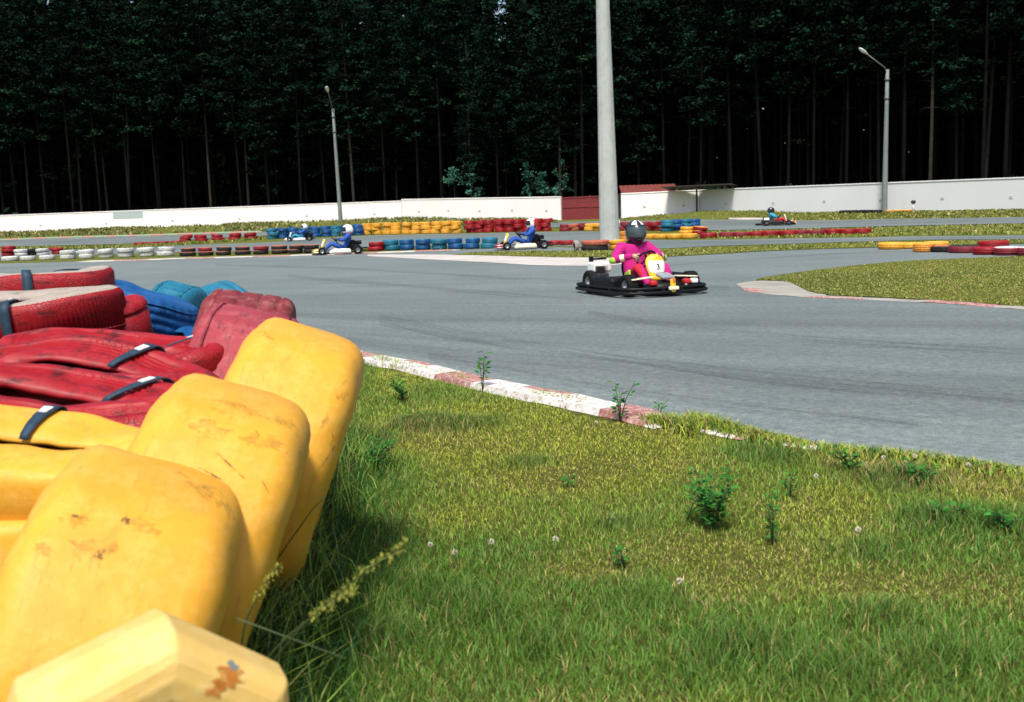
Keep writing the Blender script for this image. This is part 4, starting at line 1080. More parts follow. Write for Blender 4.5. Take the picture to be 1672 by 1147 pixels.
def wpt(px, py, d):
    p = unproj(px, py, d); return p
def wall(name, a, b, mat, label, th=.25, coping=True, patches=(), group='sections of the boundary wall'):
    """a, b: (px, y_top, distance along Y)"""
    A = wpt(*a); B = wpt(*b); d = (B - A); L = math.hypot(d.x, d.y); ang = math.atan2(d.y, d.x)
    zt0, zt1 = A.z, B.z; nseg = max(2, int(L / 3)); mb = MB()
    t = thing('boundary_wall', label, 'wall', (A.x, A.y, 0), ang, group)
    V = []; Fc = []
    for k in range(nseg + 1):
        x = L * k / nseg; p = A.lerp(B, k / nseg); z1 = zt0 + (zt1 - zt0) * k / nseg - .06; z0 = terr(p.x, p.y) - .5
        V += [(x, 0, z0), (x, 0, z1), (x, th, z1), (x, th, z0)]
    for k in range(nseg):
        q = k * 4
        for i in range(4): Fc.append((q + i, q + (i + 1) % 4, q + 4 + (i + 1) % 4, q + 4 + i))
    Fc += [(0, 1, 2, 3), (nseg * 4, nseg * 4 + 1, nseg * 4 + 2, nseg * 4 + 3)]
    mb.add(V, Fc, 0, False); mb.obj('masonry', [mat], t)
    cb = MB(); V = []; Fc = []
    for k in (0, 1):
        x = L * k; z1 = (zt0, zt1)[k]
        V += [(x, -.05, z1 - .058), (x, -.05, z1 + .0), (x, th / 2, z1 + .03), (x, th + .05, z1), (x, th + .05, z1 - .058)]
    Fc = [(i, (i + 1) % 5, 5 + (i + 1) % 5, 5 + i) for i in range(5)] + [(0, 1, 2, 3, 4), (5, 6, 7, 8, 9)]
    cb.add(V, Fc, 0, False); cb.obj('coping', [mat], t)
    # pilasters
    n = max(1, int(L / 5.5))
    for k in range(1, 1):
        x = L * k / n; p = A.lerp(B, k / n); z1 = zt0 + (zt1 - zt0) * k / n - .08; z0 = terr(p.x, p.y) - .4
        MB().box((x, -.03, (z0 + z1) / 2), (.35, .056, z1 - z0), bev=.01).obj('pilaster', [mat], t)
    for fx, fz, w, h, mm in patches:
        p = A.lerp(B, fx); zt = zt0 + (zt1 - zt0) * fx
        pb = MB(); pb.box((L * fx, -.012, zt - fz), (w, .03, h), bev=.004); pb.obj('wall_panel', [mm], t)
    return t, A, B, ang, L
M_GREYPANEL = simple('grey_panel', (.36, .43, .42), .7, var=.1)
vents = lambda n, s=0: [((i + .6) / n, 1.25 + .05 * ((i + s) % 2), .22, .18, M_GREYPANEL) for i in range(n)]
wall('w', (-420, 366.5, 112), (0, 352, 110), M_WALL, 'white boundary wall section running out of the left edge', patches=vents(3))
wall('w', (0, 352, 110), (655, 328.3, 107.5), M_WALL, 'long white boundary wall section behind the left lamp post', patches=[(.323, .42, 3.3, .78, M_GREYPANEL)] + vents(6))
_, A1, B1, ang1, _ = wall('w', (655.2, 325.8, 107.3), (915, 321.5, 94.5), M_WALL, 'white boundary wall section ending at the red gate', patches=vents(5, 1))
wall('w', (1014, 316.5, 90), (1142, 310.5, 88.5), M_WALL, 'short white boundary wall section right of the red gate under the brick red roof', patches=vents(2))
wall('w', (1142.5, 310.5, 88.4), (1700, 288.8, 66.5), M_WALLG, 'grayish boundary wall section behind the right lamp post', patches=vents(6))
wall('w', (1700, 288.8, 66.4), (2300, 262, 52), M_WALLG, 'grayish boundary wall section running out of the right edge')
# gate
ga = wpt(917, 322, 94.3); gb = wpt(1011, 318, 90.6); gang = math.atan2(gb.y - ga.y, gb.x - ga.x); GL = math.hypot(gb.x - ga.x, gb.y - ga.y)
gt = thing('metal_gate', 'dark red metal gate between the white walls behind the pole', 'gate', (ga.x, ga.y, 0), gang)
zb = .45; zt = min(ga.z, gb.z) - .02
gp = MB(); npl = int(GL / .22)
for i in range(npl): gp.box(((i + .5) * GL / npl, 0, (zb + zt) / 2), (GL / npl - .012, .03, zt - zb), bev=.006)
gp.obj('board_panel', [M_GATE], gt)
for z in (zb + .05, zb + (zt - zb) * .56, zt - .06): MB().box((GL / 2, -.04, z), (GL - .3, .05, .09), bev=.008).obj('rail', [M_GATE], gt)
for x in (.06, GL / 2, GL - .06): MB().box((x, .02, (zb + zt) / 2 + .02), (.12, .11, zt - zb + .10), bev=.01).obj('gate_post', [M_DARKWOOD if x > GL - 1 else M_GATE], gt)
hb_ = MB(); hb_.tube([(GL / 2 + .25, -.03, zb + .95), (GL / 2 + .25, -.09, zb + .95), (GL / 2 + .25, -.09, zb + 1.15), (GL / 2 + .25, -.03, zb + 1.15)], .014); hb_.obj('handle', [M_LAMPD], gt)
# shed with a brick red roof behind the wall, and a lean-to canopy on the wall
ra = wpt(1016, 302.5, 95); rb_ = wpt(1110, 302, 95)
sh = thing('shed', 'low shed with a brick red roof showing above the wall right of the pole', 'shed', ((ra.x + rb_.x) / 2, 96, 0))
Lx = rb_.x - ra.x; zr = ra.z
MB().box((0, 1.8, zr / 2 - .35), (Lx - .5, 3.4, zr - .72), bev=.02).obj('wall', [M_WALLG], sh)
rf = MB(); V = []; Fc = []; nn = 26
for i in range(nn + 1):
    x = -Lx / 2 + Lx * i / nn; w_ = .035 * (i % 2)
    V += [(x, -.6, zr - .78 + w_), (x, 1.8, zr + w_), (x, 4.2, zr - .78 + w_)]
for i in range(nn): Fc += [(i * 3, i * 3 + 1, i * 3 + 4, i * 3 + 3), (i * 3 + 1, i * 3 + 2, i * 3 + 5, i * 3 + 4)]
n = len(V); V2 = [(x, y, z - .06) for x, y, z in V]; rf.add(V + V2, Fc + [tuple(q + n for q in f[::-1]) for f in Fc], 0, False)
rf.obj('roof', [M_ROOF], sh)
ca = wpt(1084, 306, 87.0); cb_ = wpt(1200, 304, 84.5)
cn = thing('canopy', 'thin dark timber canopy over the wall corner', 'canopy', ((ca.x + cb_.x) / 2, 86.2, 0), math.atan2(cb_.y - ca.y, cb_.x - ca.x))
Lc = (cb_ - ca).length; zc_ = (ca.z + cb_.z) / 2
MB().box((0, .6, zc_ + .02), (Lc, 2.6, .08), rot=Matrix.Rotation(R_(-3), 4, 'X'), bev=.02).obj('roof', [M_DARKWOOD], cn)
for x in (-Lc * .42, -Lc * .1, Lc * .2, Lc * .42): MB().box((x, 2.1, zc_ / 2 - .03), (.12, .12, zc_ - .10), bev=.01).obj('post', [M_DARKWOOD], cn)
for x in (-Lc * .4, 0, Lc * .4): MB().box((x, .5, zc_ - .14), (.09, 2.4, .10), bev=.01).obj('rafter', [M_DARKWOOD], cn)

# tall concrete pole
pb_ = gpt(996, 400)
pole = thing('concrete_pole', 'tall thick concrete pole rising out of the top of the picture', 'pole', (pb_.x, pb_.y + .1, pb_.z))
d_ = pb_.y; r0 = 16.5 / F * d_; r1 = 10.8 / F * d_; Hs = 8.4
mb = MB(); V = []; Fc = []; ns_ = 12
for k in range(15):
    z = -.2 + 14.2 * k / 14; r = r0 + (r1 - r0) * z / Hs; r = max(r, .12)
    for i in range(8):
        for da in (-.10, .10):
            a = 2 * math.pi * (i + .5) / 8 + da * 1.6; V.append((r * math.cos(a) - .055 * z / 8, r * math.sin(a), z))
for k in range(14):
    for i in range(16): Fc.append((k * 16 + i, k * 16 + (i + 1) % 16, (k + 1) * 16 + (i + 1) % 16, (k + 1) * 16 + i))
Fc.append(tuple(14 * 16 + i for i in range(16))); mb.add(V, Fc, 0, False); mb.obj('shaft', [M_CONC], pole)
MB().lathe([(0, -.05), (r0 * 1.5, -.05), (r0 * 1.5, .10), (r0 * 1.35, .14), (0, .14)], 20, smooth=False).obj('footing', [M_CONC], pole)
# small white marker by the pole and one at the right wall
def marker(px, py, h, label, capm):
    p = gpt(px, py); t = thing('marker_post', label, 'post', (p.x, p.y, p.z))
    MB().lathe([(0, -.1), (.09, -.1), (.085, h * .7), (.075, h * .72), (0, h * .72)], 12).obj('post', [M_WHITEP], t)
    MB().lathe([(0, h * .72), (.15, h * .74), (.17, h * .84), (.13, h * .97), (0, h)], 12).obj('cap', [capm], t)
marker(1007, 392, .85, 'small white marker post right against the foot of the concrete pole', M_WHITEP)
marker(1491, 347, .85, 'small white marker post with a dark cap at the gray wall', M_INK)

# lamp posts
def lamp_post(px, py, top_px, top_py, label, arm, rad=4.6):
    b = gpt(px, py); t_ = unproj(top_px, top_py, b.y); t = thing('street_lamp', label, 'street lamp', tuple(b))
    e = Vector((t_.x - b.x, 0, t_.z - b.z)); r = rad / F * b.y
    mb = MB(); mb.tube([e * k for k in (-.03, .0, .25, .5, .75, 1)], [r, r, r * .9, r * .8, r * .7, r * .6], 12); mb.obj('pole', [M_POSTG], t)
    cl = MB()
    for q in (.93, .80): cl.tube([e * q - e.normalized() * .06, e * q + e.normalized() * .06], r * .95, 12)
    cl.obj('clamp', [M_LAMPD], t)
    am = MB(); am.tube([e * .95, e * 1.0 + Vector(arm) * .12, e + Vector(arm)], [.05, .045, .04], 8); am.obj('arm', [M_LAMPD], t)
    dr = Vector(arm).normalized(); tip = e + Vector(arm)
    q = dr.to_track_quat('X', 'Z').to_matrix().to_4x4(); hd = MB()
    V = []; secs = [(-.1, .05, .05), (.1, .10, .08), (.35, .17, .12), (.62, .17, .11), (.78, .10, .07), (.82, .03, .03)]
    for x, w_, h_ in secs:
        for i in range(10):
            a = 2 * math.pi * i / 10; V.append(Matrix.Translation(tip) @ q @ Vector((x, w_ * math.cos(a), h_ * math.sin(a) * (1 if math.sin(a) > 0 else .5))))
    Fc = [(k * 10 + i, k * 10 + (i + 1) % 10, (k + 1) * 10 + (i + 1) % 10, (k + 1) * 10 + i) for k in range(5) for i in range(10)] + [tuple(range(10)), tuple(50 + i for i in range(10))]
    hd.add(V, Fc); ho = hd.obj('lamp_head', [M_LAMP], t)
    gl = MB(); gl.box(Matrix.Translation(tip) @ q @ Vector((.45, 0, -.055)), (.34, .22, .05), rot=q, bev=.02); gl.obj('diffuser', [M_WHITEP], ho)
lamp_post(1444, 346, 1449, 114, 'street lamp whose arm reaches up to the left, in front of the gray wall', (-1.65, -.5, 1.05))
lamp_post(556.5, 364, 543.5, 178, 'slim street lamp in front of the white wall left of the pole', (.02, -2.2, 1.25), 3.4)

# ------------------------------------------------------------------ pine forest
M_BARK = simple('pine_bark', (.007, .0065, .006), .9, var=.4, scale=3, spec=.02, bump_s=.5)
M_BARKP = simple('pale_bark', (.034, .031, .025), .9, var=.4, scale=3, dirt=((.05, .055, .025), .6), spec=.02)
def leaf_mat(name, lo, hi, trans=.15):
    mt, nt, b = new_mat(name)
    at = N(nt, 'ShaderNodeAttribute', attribute_name='Col')
    sp = N(nt, 'ShaderNodeSeparateColor'); nt.links.new(at.outputs['Color'], sp.inputs['Color'])
    c = ramp(nt, sp.outputs['Red'], [(0, lo), (1, hi)]).outputs['Color']
    nt.links.new(c, b.inputs['Base Color']); b.inputs['Roughness'].default_value = .8; b.inputs['Specular IOR Level'].default_value = .03
    return mt
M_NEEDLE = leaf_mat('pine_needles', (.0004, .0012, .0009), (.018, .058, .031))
M_BIRCH = leaf_mat('sapling_leaves', (.03, .11, .08), (.09, .24, .16))
def leaves(centres, size, rs, flat=.0, aspect=.45):
    """one small pointed quad per centre, random orientation"""
    n = len(centres); c = np.asarray(centres, dtype=np.float32)
    a = rs.normal(size=(n, 3)); 
    if flat: a[:, 2] *= flat
    a /= np.linalg.norm(a, axis=1)[:, None]
    b = rs.normal(size=(n, 3)); b -= a * (a * b).sum(1)[:, None]; b /= np.linalg.norm(b, axis=1)[:, None]
    s = (np.asarray(size) * rs.uniform(.6, 1.4, n))[:, None]
    V = np.stack([c - a * s, c + b * s * aspect, c + a * s, c - b * s * aspect], 1).reshape(-1, 3)
    Fc = np.arange(n * 4).reshape(n, 4)
    return V, Fc
def pine_variant(seed, H, z0, spread, dens):
    rs = np.random.default_rng(seed); rd = random.Random(seed)
    tb = MB(); bend = [rd.uniform(-.25, .25), rd.uniform(-.2, .2)]
    tp = [(bend[0] * math.sin(k / 10 * 3), bend[1] * math.sin(k / 10 * 2.3), -.4 + (H + .4) * k / 10) for k in range(11)]
    tb.tube(tp, [.165 * (1 - .085 * k) * (1.15 if k == 0 else 1) for k in range(11)], 8)
    C = []; S = []
    nw = int((H - z0) / .62)
    for k in range(-7, nw):
        z = z0 + k * .62 + rd.uniform(-.2, .2); t = (z - z0) / (H - z0)
        bx = bend[0] * math.sin(z / H * 3); by = bend[1] * math.sin(z / H * 2.3)
        nb = rd.randint(3, 5) if k >= 0 else rd.randint(0, 2)
        for q in range(nb):
            a = rd.uniform(0, 6.28)
            L = (spread * (1 - max(0, t)) ** .75 * (.55 + .45 * min(1, max(0, t) * 4 + .3)) + .35) * rd.uniform(.6, 1.15) if k >= 0 else rd.uniform(.6, 1.8)
            rise = rd.uniform(-.35, .25) * L; e = Vector((math.cos(a) * L, math.sin(a) * L, rise))
            mid = e * .5 + Vector((0, 0, .1 * L))
            tb.tube([(bx, by, z), (bx + mid.x, by + mid.y, z + mid.z), (bx + e.x, by + e.y, z + e.z)], [.035, .025, .008], 4, cap=False)
            if k < 0 and rd.random() < .75: continue
            ncl = max(2, int(L * 3.2 * dens))
            for j in range(ncl):
                f = rd.uniform(.3, 1.05); p = Vector((bx, by, z)) + (mid * (2 * f * (1 - f)) * 2 * .5 + e * f * f if False else e * f + Vector((0, 0, .25 * L * f * (1 - f))))
                m_ = int(9 * dens) + 3
                g = rs.normal(size=(m_, 3)) * np.array([.30, .30, .13]) + np.array(p)
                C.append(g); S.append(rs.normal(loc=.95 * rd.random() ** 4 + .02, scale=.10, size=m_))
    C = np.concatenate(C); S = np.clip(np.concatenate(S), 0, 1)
    V, Fc = leaves(C, .19, rs, flat=.5, aspect=.38)
    cols = np.repeat(np.stack([S, S, S, np.ones_like(S)], 1), 4, 0)
    return tb.build('trunk', [M_BARK]), mesh_np('crown', V, Fc, M_NEEDLE, False, cols=cols)
PV = [pine_variant(10 + i, H, z0, sp, dn) for i, (H, z0, sp, dn) in enumerate([(27, 8.5, 2.6, 1.0), (29, 10, 2.9, 1.1), (25, 7, 2.4, 1.0), (30, 13, 2.8, .9), (28, 15, 2.6, .8), (26, 11.5, 2.7, 1.0), (24, 5.5, 2.2, 1.0)])]
def trunk_pale(me):
    m2 = me.copy(); m2.materials.clear(); m2.materials.append(M_BARKP); return m2
PVP = [trunk_pale(t) for t, c in PV]
rt = random.Random(5); ntree = 0
def pine(x, y, v, s, lab, grp, pale=False):
    t = thing('pine_tree', lab, 'pine tree', (x, y, terr(x, y)), rt.uniform(0, 6.28), grp)
    t.scale = (s, s, s * rt.uniform(.95, 1.08)); t.rotation_euler = (rt.gauss(0, .016), rt.gauss(0, .016), rt.uniform(0, 6.28))
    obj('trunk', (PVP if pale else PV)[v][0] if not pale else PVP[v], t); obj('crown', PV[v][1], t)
for row_ in range(6):
    px = -330 + row_ * 17
    while px < 2050:
        u = (px - 836) / F; dw = wall_dist(u); right = px > 1060
        y = dw + 4.2 + row_ * 4.0 + rt.uniform(-1.4, 1.4); x = u * y
        if y > 60 and not (1005 < px < 1120 and row_ < 2):
            if right: v = rt.choice([3, 4, 0, 3, 5, 5, 1])
            elif px < 420: v = rt.choice([1, 3, 5, 0, 1])
            else: v = rt.choice([0, 1, 2, 2, 5, 6])
            if 760 < px < 900 and row_ < 5: sgap = .80
            else: sgap = 1.0
            if abs(px - 838) < 24: sgap = .86
            where = 'left of the slim lamp' if px < 545 else ('between slim lamp and concrete pole' if px < 990 else ('between pole and right lamp' if px < 1447 else 'right of the right lamp'))
            deep = 'at the forest edge' if row_ == 0 else 'deep in the forest'
            pine(x, y, v, rt.uniform(.88, 1.1) * sgap, 'tall dark pine %s %s' % (deep, where), 'pines of the forest behind the wall', pale=(row_ <= 1 and rt.random() < (.06 if right else .22)))
        px += rt.uniform(34, 58) * (1.0 + row_ * .05) * (1 if not right else .92)
# far wood that closes the view
rs = np.random.default_rng(3); C = []; S = []
for i in range(140000):
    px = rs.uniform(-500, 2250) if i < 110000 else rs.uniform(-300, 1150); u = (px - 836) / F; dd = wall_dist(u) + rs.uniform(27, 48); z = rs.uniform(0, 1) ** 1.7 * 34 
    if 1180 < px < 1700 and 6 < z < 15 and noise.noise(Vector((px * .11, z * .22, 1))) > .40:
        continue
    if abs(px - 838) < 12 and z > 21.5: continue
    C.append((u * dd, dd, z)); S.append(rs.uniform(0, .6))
V, Fc = leaves(np.array(C), .85, rs, flat=.8, aspect=.62); S = np.array(S)
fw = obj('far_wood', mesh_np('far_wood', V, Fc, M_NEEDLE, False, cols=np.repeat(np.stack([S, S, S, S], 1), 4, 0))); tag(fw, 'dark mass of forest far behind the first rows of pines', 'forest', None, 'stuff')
# undergrowth at the foot of the pines
C = []; S = []
for i in range(15000):
    px = rs.uniform(-400, 2100); u = (px - 836) / F; dd = wall_dist(u) + rs.uniform(3, 26); h = max(.3, 2.6 * noise.noise(Vector((u * dd * .15, dd * .15, 7))) + 1.4)
    if 1005 < px < 1120 and dd < 102: continue
    C.append((u * dd, dd, terr(u * dd, dd) + rs.uniform(0, h))); S.append(rs.uniform(0, .7))
V, Fc = leaves(np.array(C), .42, rs, flat=.9, aspect=.5); S = np.array(S)
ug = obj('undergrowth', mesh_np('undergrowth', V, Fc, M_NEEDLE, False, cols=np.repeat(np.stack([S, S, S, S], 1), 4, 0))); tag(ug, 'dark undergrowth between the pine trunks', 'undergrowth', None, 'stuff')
# leafy saplings above the wall
def sapling(px, py_top, h, dist, label):
    t_ = unproj(px, py_top, dist); z0 = terr(t_.x, dist)
    t = thing('sapling', label, 'sapling', (t_.x, dist, z0), 0, 'saplings behind the white wall')
    H = t_.z - z0; rd = random.Random(px); r2 = np.random.default_rng(px)
    tb = MB(); tb.tube([(0, 0, -.2), (.05, .03, H * .5), (0, 0, H)], [.05, .035, .008], 6); C = []
    for k in range(15):
        z = H - h * rd.random(); a = rd.uniform(0, 6.28); L = rd.uniform(.4, 1.15) * (1.15 - (z - (H - h)) / h * .7)
        e = Vector((math.cos(a) * L, math.sin(a) * L, rd.uniform(.0, .4)))
        tb.tube([(0, 0, z - .2), tuple(Vector((0, 0, z - .2)) + e)], [.015, .005], 4, cap=False)
        for j in range(4):
            C.append(r2.normal(size=(7, 3)) * .16 + np.array(Vector((0, 0, z - .2)) + e * rd.uniform(.4, 1.05)))
    tb.obj('trunk', [M_BARKP], t); C = np.concatenate(C); S = r2.uniform(0.1, 1, len(C))
    V, Fc = leaves(C, .13, r2, aspect=.6); obj('crown', mesh_np('crown', V, Fc, M_BIRCH, False, cols=np.repeat(np.stack([S, S, S, S], 1), 4, 0)), t)
sapling(768, 268, 3.4, 104, 'leafy green sapling above the white wall, leftmost of the bright ones')
sapling(740, 275, 1.2, 105, 'small tuft of a sapling left of the leftmost bright one')
sapling(862, 264, 3.2, 100, 'bright leafy sapling above the middle of the white wall')
sapling(884, 282, 2.2, 100.5, 'smaller sapling close right of the bright leafy one')
sapling(915, 256, 3.6, 98, 'leafy sapling just left of the red gate')
# ------------------------------------------------------------------ grass blades (stuff) and single plants
def blade_mat(name):
    mt, nt, b = new_mat(name)
    at = N(nt, 'ShaderNodeAttribute', attribute_name='Col')
    nt.links.new(at.outputs['Color'], b.inputs['Base Color'])
    b.inputs['Roughness'].default_value = .55; b.inputs['Specular IOR Level'].default_value = .25
    b.inputs['Transmission Weight'].default_value = 0.0
    return mt
M_BLADE = blade_mat('grass_blade')
EX = np.array([p[0] for p in EDGEC]); EY = np.array([p[1] for p in EDGEC])
def inside_lawn(x, y):
    """grass side of the near kerb"""
    ye = np.interp(x, EX, EY)
    return y < ye - .40 / np.maximum(.4, np.cos(np.arctan(np.gradient(np.interp(np.linspace(-10, 10, 3), EX, EY))[1])))
def field(x, y, s, seed):
    """cheap smooth random field in numpy"""
    r = np.random.default_rng(seed); out = np.zeros_like(x)
    for k in range(7):
        a = r.uniform(0, 6.28); f = s * r.uniform(.5, 2.2); out += np.sin((x * math.cos(a) + y * math.sin(a)) * f + r.uniform(0, 6.28))
    return out / 7 ** .5 / 1.2
def blades(name, x, y, z, h, w, col, lean, rs, label):
    n = len(x); a = rs.uniform(0, 6.28, n); dx, dy = np.cos(a), np.sin(a)
    b = rs.uniform(0, 6.28, n); lx, ly = np.cos(b) * lean * h, np.sin(b) * lean * h
    P = np.stack([x, y, z], 1)
    side = np.stack([dx, dy, np.zeros(n)], 1) * w[:, None] * .5
    m1 = P + np.stack([lx * .35, ly * .35, h * .55], 1); tp = P + np.stack([lx, ly, h * (1 - .25 * lean)], 1)
    V = np.stack([P - side, P + side, m1 - side * .8, m1 + side * .8, tp], 1).reshape(-1, 3)
    i = np.arange(n)[:, None] * 5
    Fc = np.concatenate([i + np.array([[0, 1, 3]]), i + np.array([[0, 3, 2]]), i + np.array([[2, 3, 4]])], 0)
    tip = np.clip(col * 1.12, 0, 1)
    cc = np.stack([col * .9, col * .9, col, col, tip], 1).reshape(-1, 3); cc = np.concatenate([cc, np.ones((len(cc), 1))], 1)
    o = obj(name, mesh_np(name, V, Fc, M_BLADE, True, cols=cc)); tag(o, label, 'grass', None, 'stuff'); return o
G_YEL = np.array([.38, .42, .044]); G_MID = np.array([.25, .345, .042]); G_DRK = np.array([.085, .21, .030]); G_DRY = np.array([.46, .37, .14]); G_SHADE = np.array([.014, .055, .014])  # last tone: near-black green that paints the shade at the tyres' foot
def barrier_x(y): return np.interp(y, [1.0, 2.1, 2.6, 3.3, 4.2, 5.0, 6.5], [-.60, -.66, -.72, -.80, -.88, -.98, -1.5])
rs = np.random.default_rng(11)
def lawn():
    X = []; Y = []
    n = 820000
    y = 1.6 + (rs.random(n) ** 1.35) * 9.5; x = rs.uniform(-3.2, 5.2, n) * (.35 + y * .12)
    ye = np.interp(x, EX, EY)
    ok = (y < ye - .36 + .16 * field(x, y, 3.0, 4) + np.where(x > 1.0, .40, 0) * np.clip((x - 1.0) * .8, 0, 1)) & (x > barrier_x(y) - .25)
    x, y = x[ok], y[ok]; n = len(x)
    f1 = field(x, y, 1.0, 1); f2 = field(x, y, 3.2, 2); f3 = field(x, y, 9.0, 3)
    near = np.clip(1 - (x - barrier_x(y)) / .55, 0, 1)                      # unmown strip along the tyres, also masks the contact shade painted there
    lush = np.clip(.42 + .42 * f1 + .30 * f2 + .15 * f3 + 1.3 * near + .5 * np.clip((4.0 - y) / 1.4, 0, 1) - .45 * np.clip((x - .6) / 1.2, 0, 1) * np.clip((y - 3.2), 0, 1), 0, 1)
    spot = lambda L: sum(np.exp(-(((x - p.x) / sx) ** 2 + ((y - p.y) / sy) ** 2)) for p, sx, sy in L)
    tus = np.clip(spot([(gpt(a, b), s, s * .8) for a, b, s in ((735, 985, .16), (650, 960, .14), (800, 1010, .12), (1030, 985, .15), (620, 1060, .16), (900, 1060, .13), (1220, 1060, .14), (1420, 1010, .13), (1560, 1080, .16), (1350, 1110, .13), (770, 690, .30), (680, 700, .25), (1560, 855, .22), (1420, 900, .12), (1290, 740, .25), (1480, 780, .28), (600, 720, .2), (860, 760, .16), (1000, 860, .10), (1150, 1090, .10), (480, 1120, .16))]) * (1 + .5 * f3), 0, 1)
    dryp = np.clip(spot([(gpt(a, b), s, s * .8) for a, b, s in ((1090, 905, .26), (1250, 910, .26), (1180, 960, .16), (900, 780, .35), (1060, 760, .3), (1400, 960, .2), (960, 930, .14), (1350, 840, .25), (740, 850, .15), (1600, 960, .2))]) * (.8 + .5 * f3 + .3 * f2), 0, 1)
    lush = np.clip(lush + .9 * tus - .55 * dryp, 0, 1)
    h = rs.uniform(.008, .026, n) * (1 + 1.1 * tus) * (1 - .4 * dryp) * (1 + .8 * lush) * (1 + 2.6 * near ** 2 * rs.random(n))
    t = rs.random(n) - .30 * dryp
    col = G_YEL + (G_MID - G_YEL) * np.clip(lush * 1.9, 0, 1)[:, None]
    col = col + (G_DRK - col) * (np.clip(lush * 1.6 - .55, 0, 1) * .85)[:, None]
    col = col + (G_SHADE - col) * (np.clip(near * 1.2 - .25, 0, 1) * .55)[:, None]  # contact shade beside the tyres put into the blade colour
    dry = (t < .08 + .34 * np.clip(-f2 - .35, 0, 1)) & (near < .5); col[dry] = G_DRY * rs.uniform(.6, 1.1, dry.sum())[:, None]
    dk = (t > .80); col[dk] = col[dk] * .45 + G_DRK * .4
    col *= (rs.uniform(.6, 1.3, n) * (1 - .30 * tus))[:, None]
    w = rs.uniform(.0011, .0023, n) * (1 + .18 * y)
    blades('lawn_grass', x, y, np.full(n, -.004), h, w, col, rs.uniform(.1, .9, n), rs, 'mown yellow green grass in the foreground, ranker along the tyres')
lawn()
def edge_growth():
    n = 11000; k = rs.random(n); xx = np.where(k < .22, rs.uniform(-1.2, 1.0, n), np.where(rs.random(n) < .35, rs.uniform(.7, 1.5, n), rs.uniform(.85, 3.6, n))); ye = np.interp(xx, EX, EY)
    yy = ye - np.abs(rs.normal(0, .10, n)) + np.where(xx > 1.0, .04, -.22) 
    cl = field(xx, yy, 2.6, 8) ; ok = (cl > .15) | ((xx > 1.0) & (cl > -.7)); xx, yy, cl = xx[ok], yy[ok], cl[ok]; n = len(xx)
    c = G_MID + (G_YEL - G_MID) * rs.random(n)[:, None]; q = rs.random(n); c[q < .3] = G_DRK; c[q > .86] = G_DRY * .8; c[(q > .78) & (q < .84)] = np.array([.16, .07, .04])
    blades('edge_grass', xx, yy, np.full(n, -.002), rs.uniform(.03, .10, n) * np.clip(.7 + .5 * cl, .4, 1.5), rs.uniform(.004, .009, n), c * rs.uniform(.7, 1.2, n)[:, None], rs.uniform(.2, 1, n), rs, 'weedy grass creeping over the kerb and the road edge')
edge_growth()
def lawn_behind():
    n = 90000; y = 1.5 + rs.random(n) ** 1.3 * 14; x = rs.uniform(-11, 0, n); ye = np.interp(x, EX, EY)
    ok = (x < barrier_x(y) - .1) & (y < ye - .36); x, y = x[ok], y[ok]; n = len(x); f = np.clip(.5 + .4 * field(x, y, 1.0, 1) + .3 * field(x, y, 3.2, 2), 0, 1)[:, None]
    c = (G_YEL + (G_MID - G_YEL) * f) * rs.uniform(.7, 1.25, n)[:, None]
    blades('barrier_grass', x, y, np.full(n, -.004), rs.uniform(.015, .045, n), rs.uniform(.004, .008, n), c, rs.uniform(.1, .9, n), rs, 'grass behind and beside the painted tyre barrier')
lawn_behind()
def tall_grass():
    n = 6500; y = rs.uniform(1.75, 5.2, n); off = np.abs(rs.normal(0, .15, n)); x = barrier_x(y) + off - .14
    h = rs.uniform(.10, .34, n) * (1.15 - np.clip(off, 0, .5)); k = rs.random(n)
    col = G_DRK + (G_MID - G_DRK) * k[:, None]; d = k < .45; col[d] = G_SHADE * 1.2; d = k > .9; col[d] = np.array([.22, .24, .07])  # almost half the blades carry the tyres' shade in their colour
    blades('tall_grass', x, y, np.full(n, -.004), h, rs.uniform(.003, .006, n), col, rs.uniform(.2, 1.0, n), rs, 'long uncut grass against the yellow tyres, shade put into its dark colour')
tall_grass()
def scatter_px(name, n, far, near, h, w, cols, label, off=.02, seed=1):
    r = np.random.default_rng(seed); X = []; Y = []; Z = []
    x0 = max(far[0][0], near[0][0]); x1 = min(far[-1][0], near[-1][0])
    cnt = 0
    grid = np.arange(x0, x1 + 1, max(4, (x1 - x0) / 60)); A = [gpt(g, smooth_poly(far, g)) for g in grid]; B = [gpt(g, smooth_poly(near, g)) for g in grid]
    k = r.random(n) * (len(grid) - 1.001); i = k.astype(int); f = k - i; t = r.random(n)
    for q in range(n):
        a = A[i[q]].lerp(A[i[q] + 1], f[q]); b = B[i[q]].lerp(B[i[q] + 1], f[q]); p = a.lerp(b, t[q])
        X.append(p.x); Y.append(p.y); Z.append(terr(p.x, p.y) + off - .01)
    X, Y, Z = map(np.array, (X, Y, Z)); f1 = field(X, Y, .7, seed); f2 = field(X, Y, 2.2, seed + 1)
    lush = np.clip(.5 + .45 * f1 + .3 * f2, 0, 1)[:, None]
    col = cols[0] + (cols[1] - cols[0]) * lush; d = r.random(n) < .14; col[d] = G_DRY * .9
    d = r.random(n) < .15; col[d] *= .65
    col *= r.uniform(.7, 1.25, n)[:, None]
    blades(name, X, Y, Z, r.uniform(h * .4, h, n) * (.7 + .6 * lush[:, 0]), r.uniform(w * .6, w * 1.3, n), col, r.uniform(.1, .9, n), r, label)
G_ISL = np.array([.225, .245, .042]); G_ISL2 = np.array([.145, .185, .034])
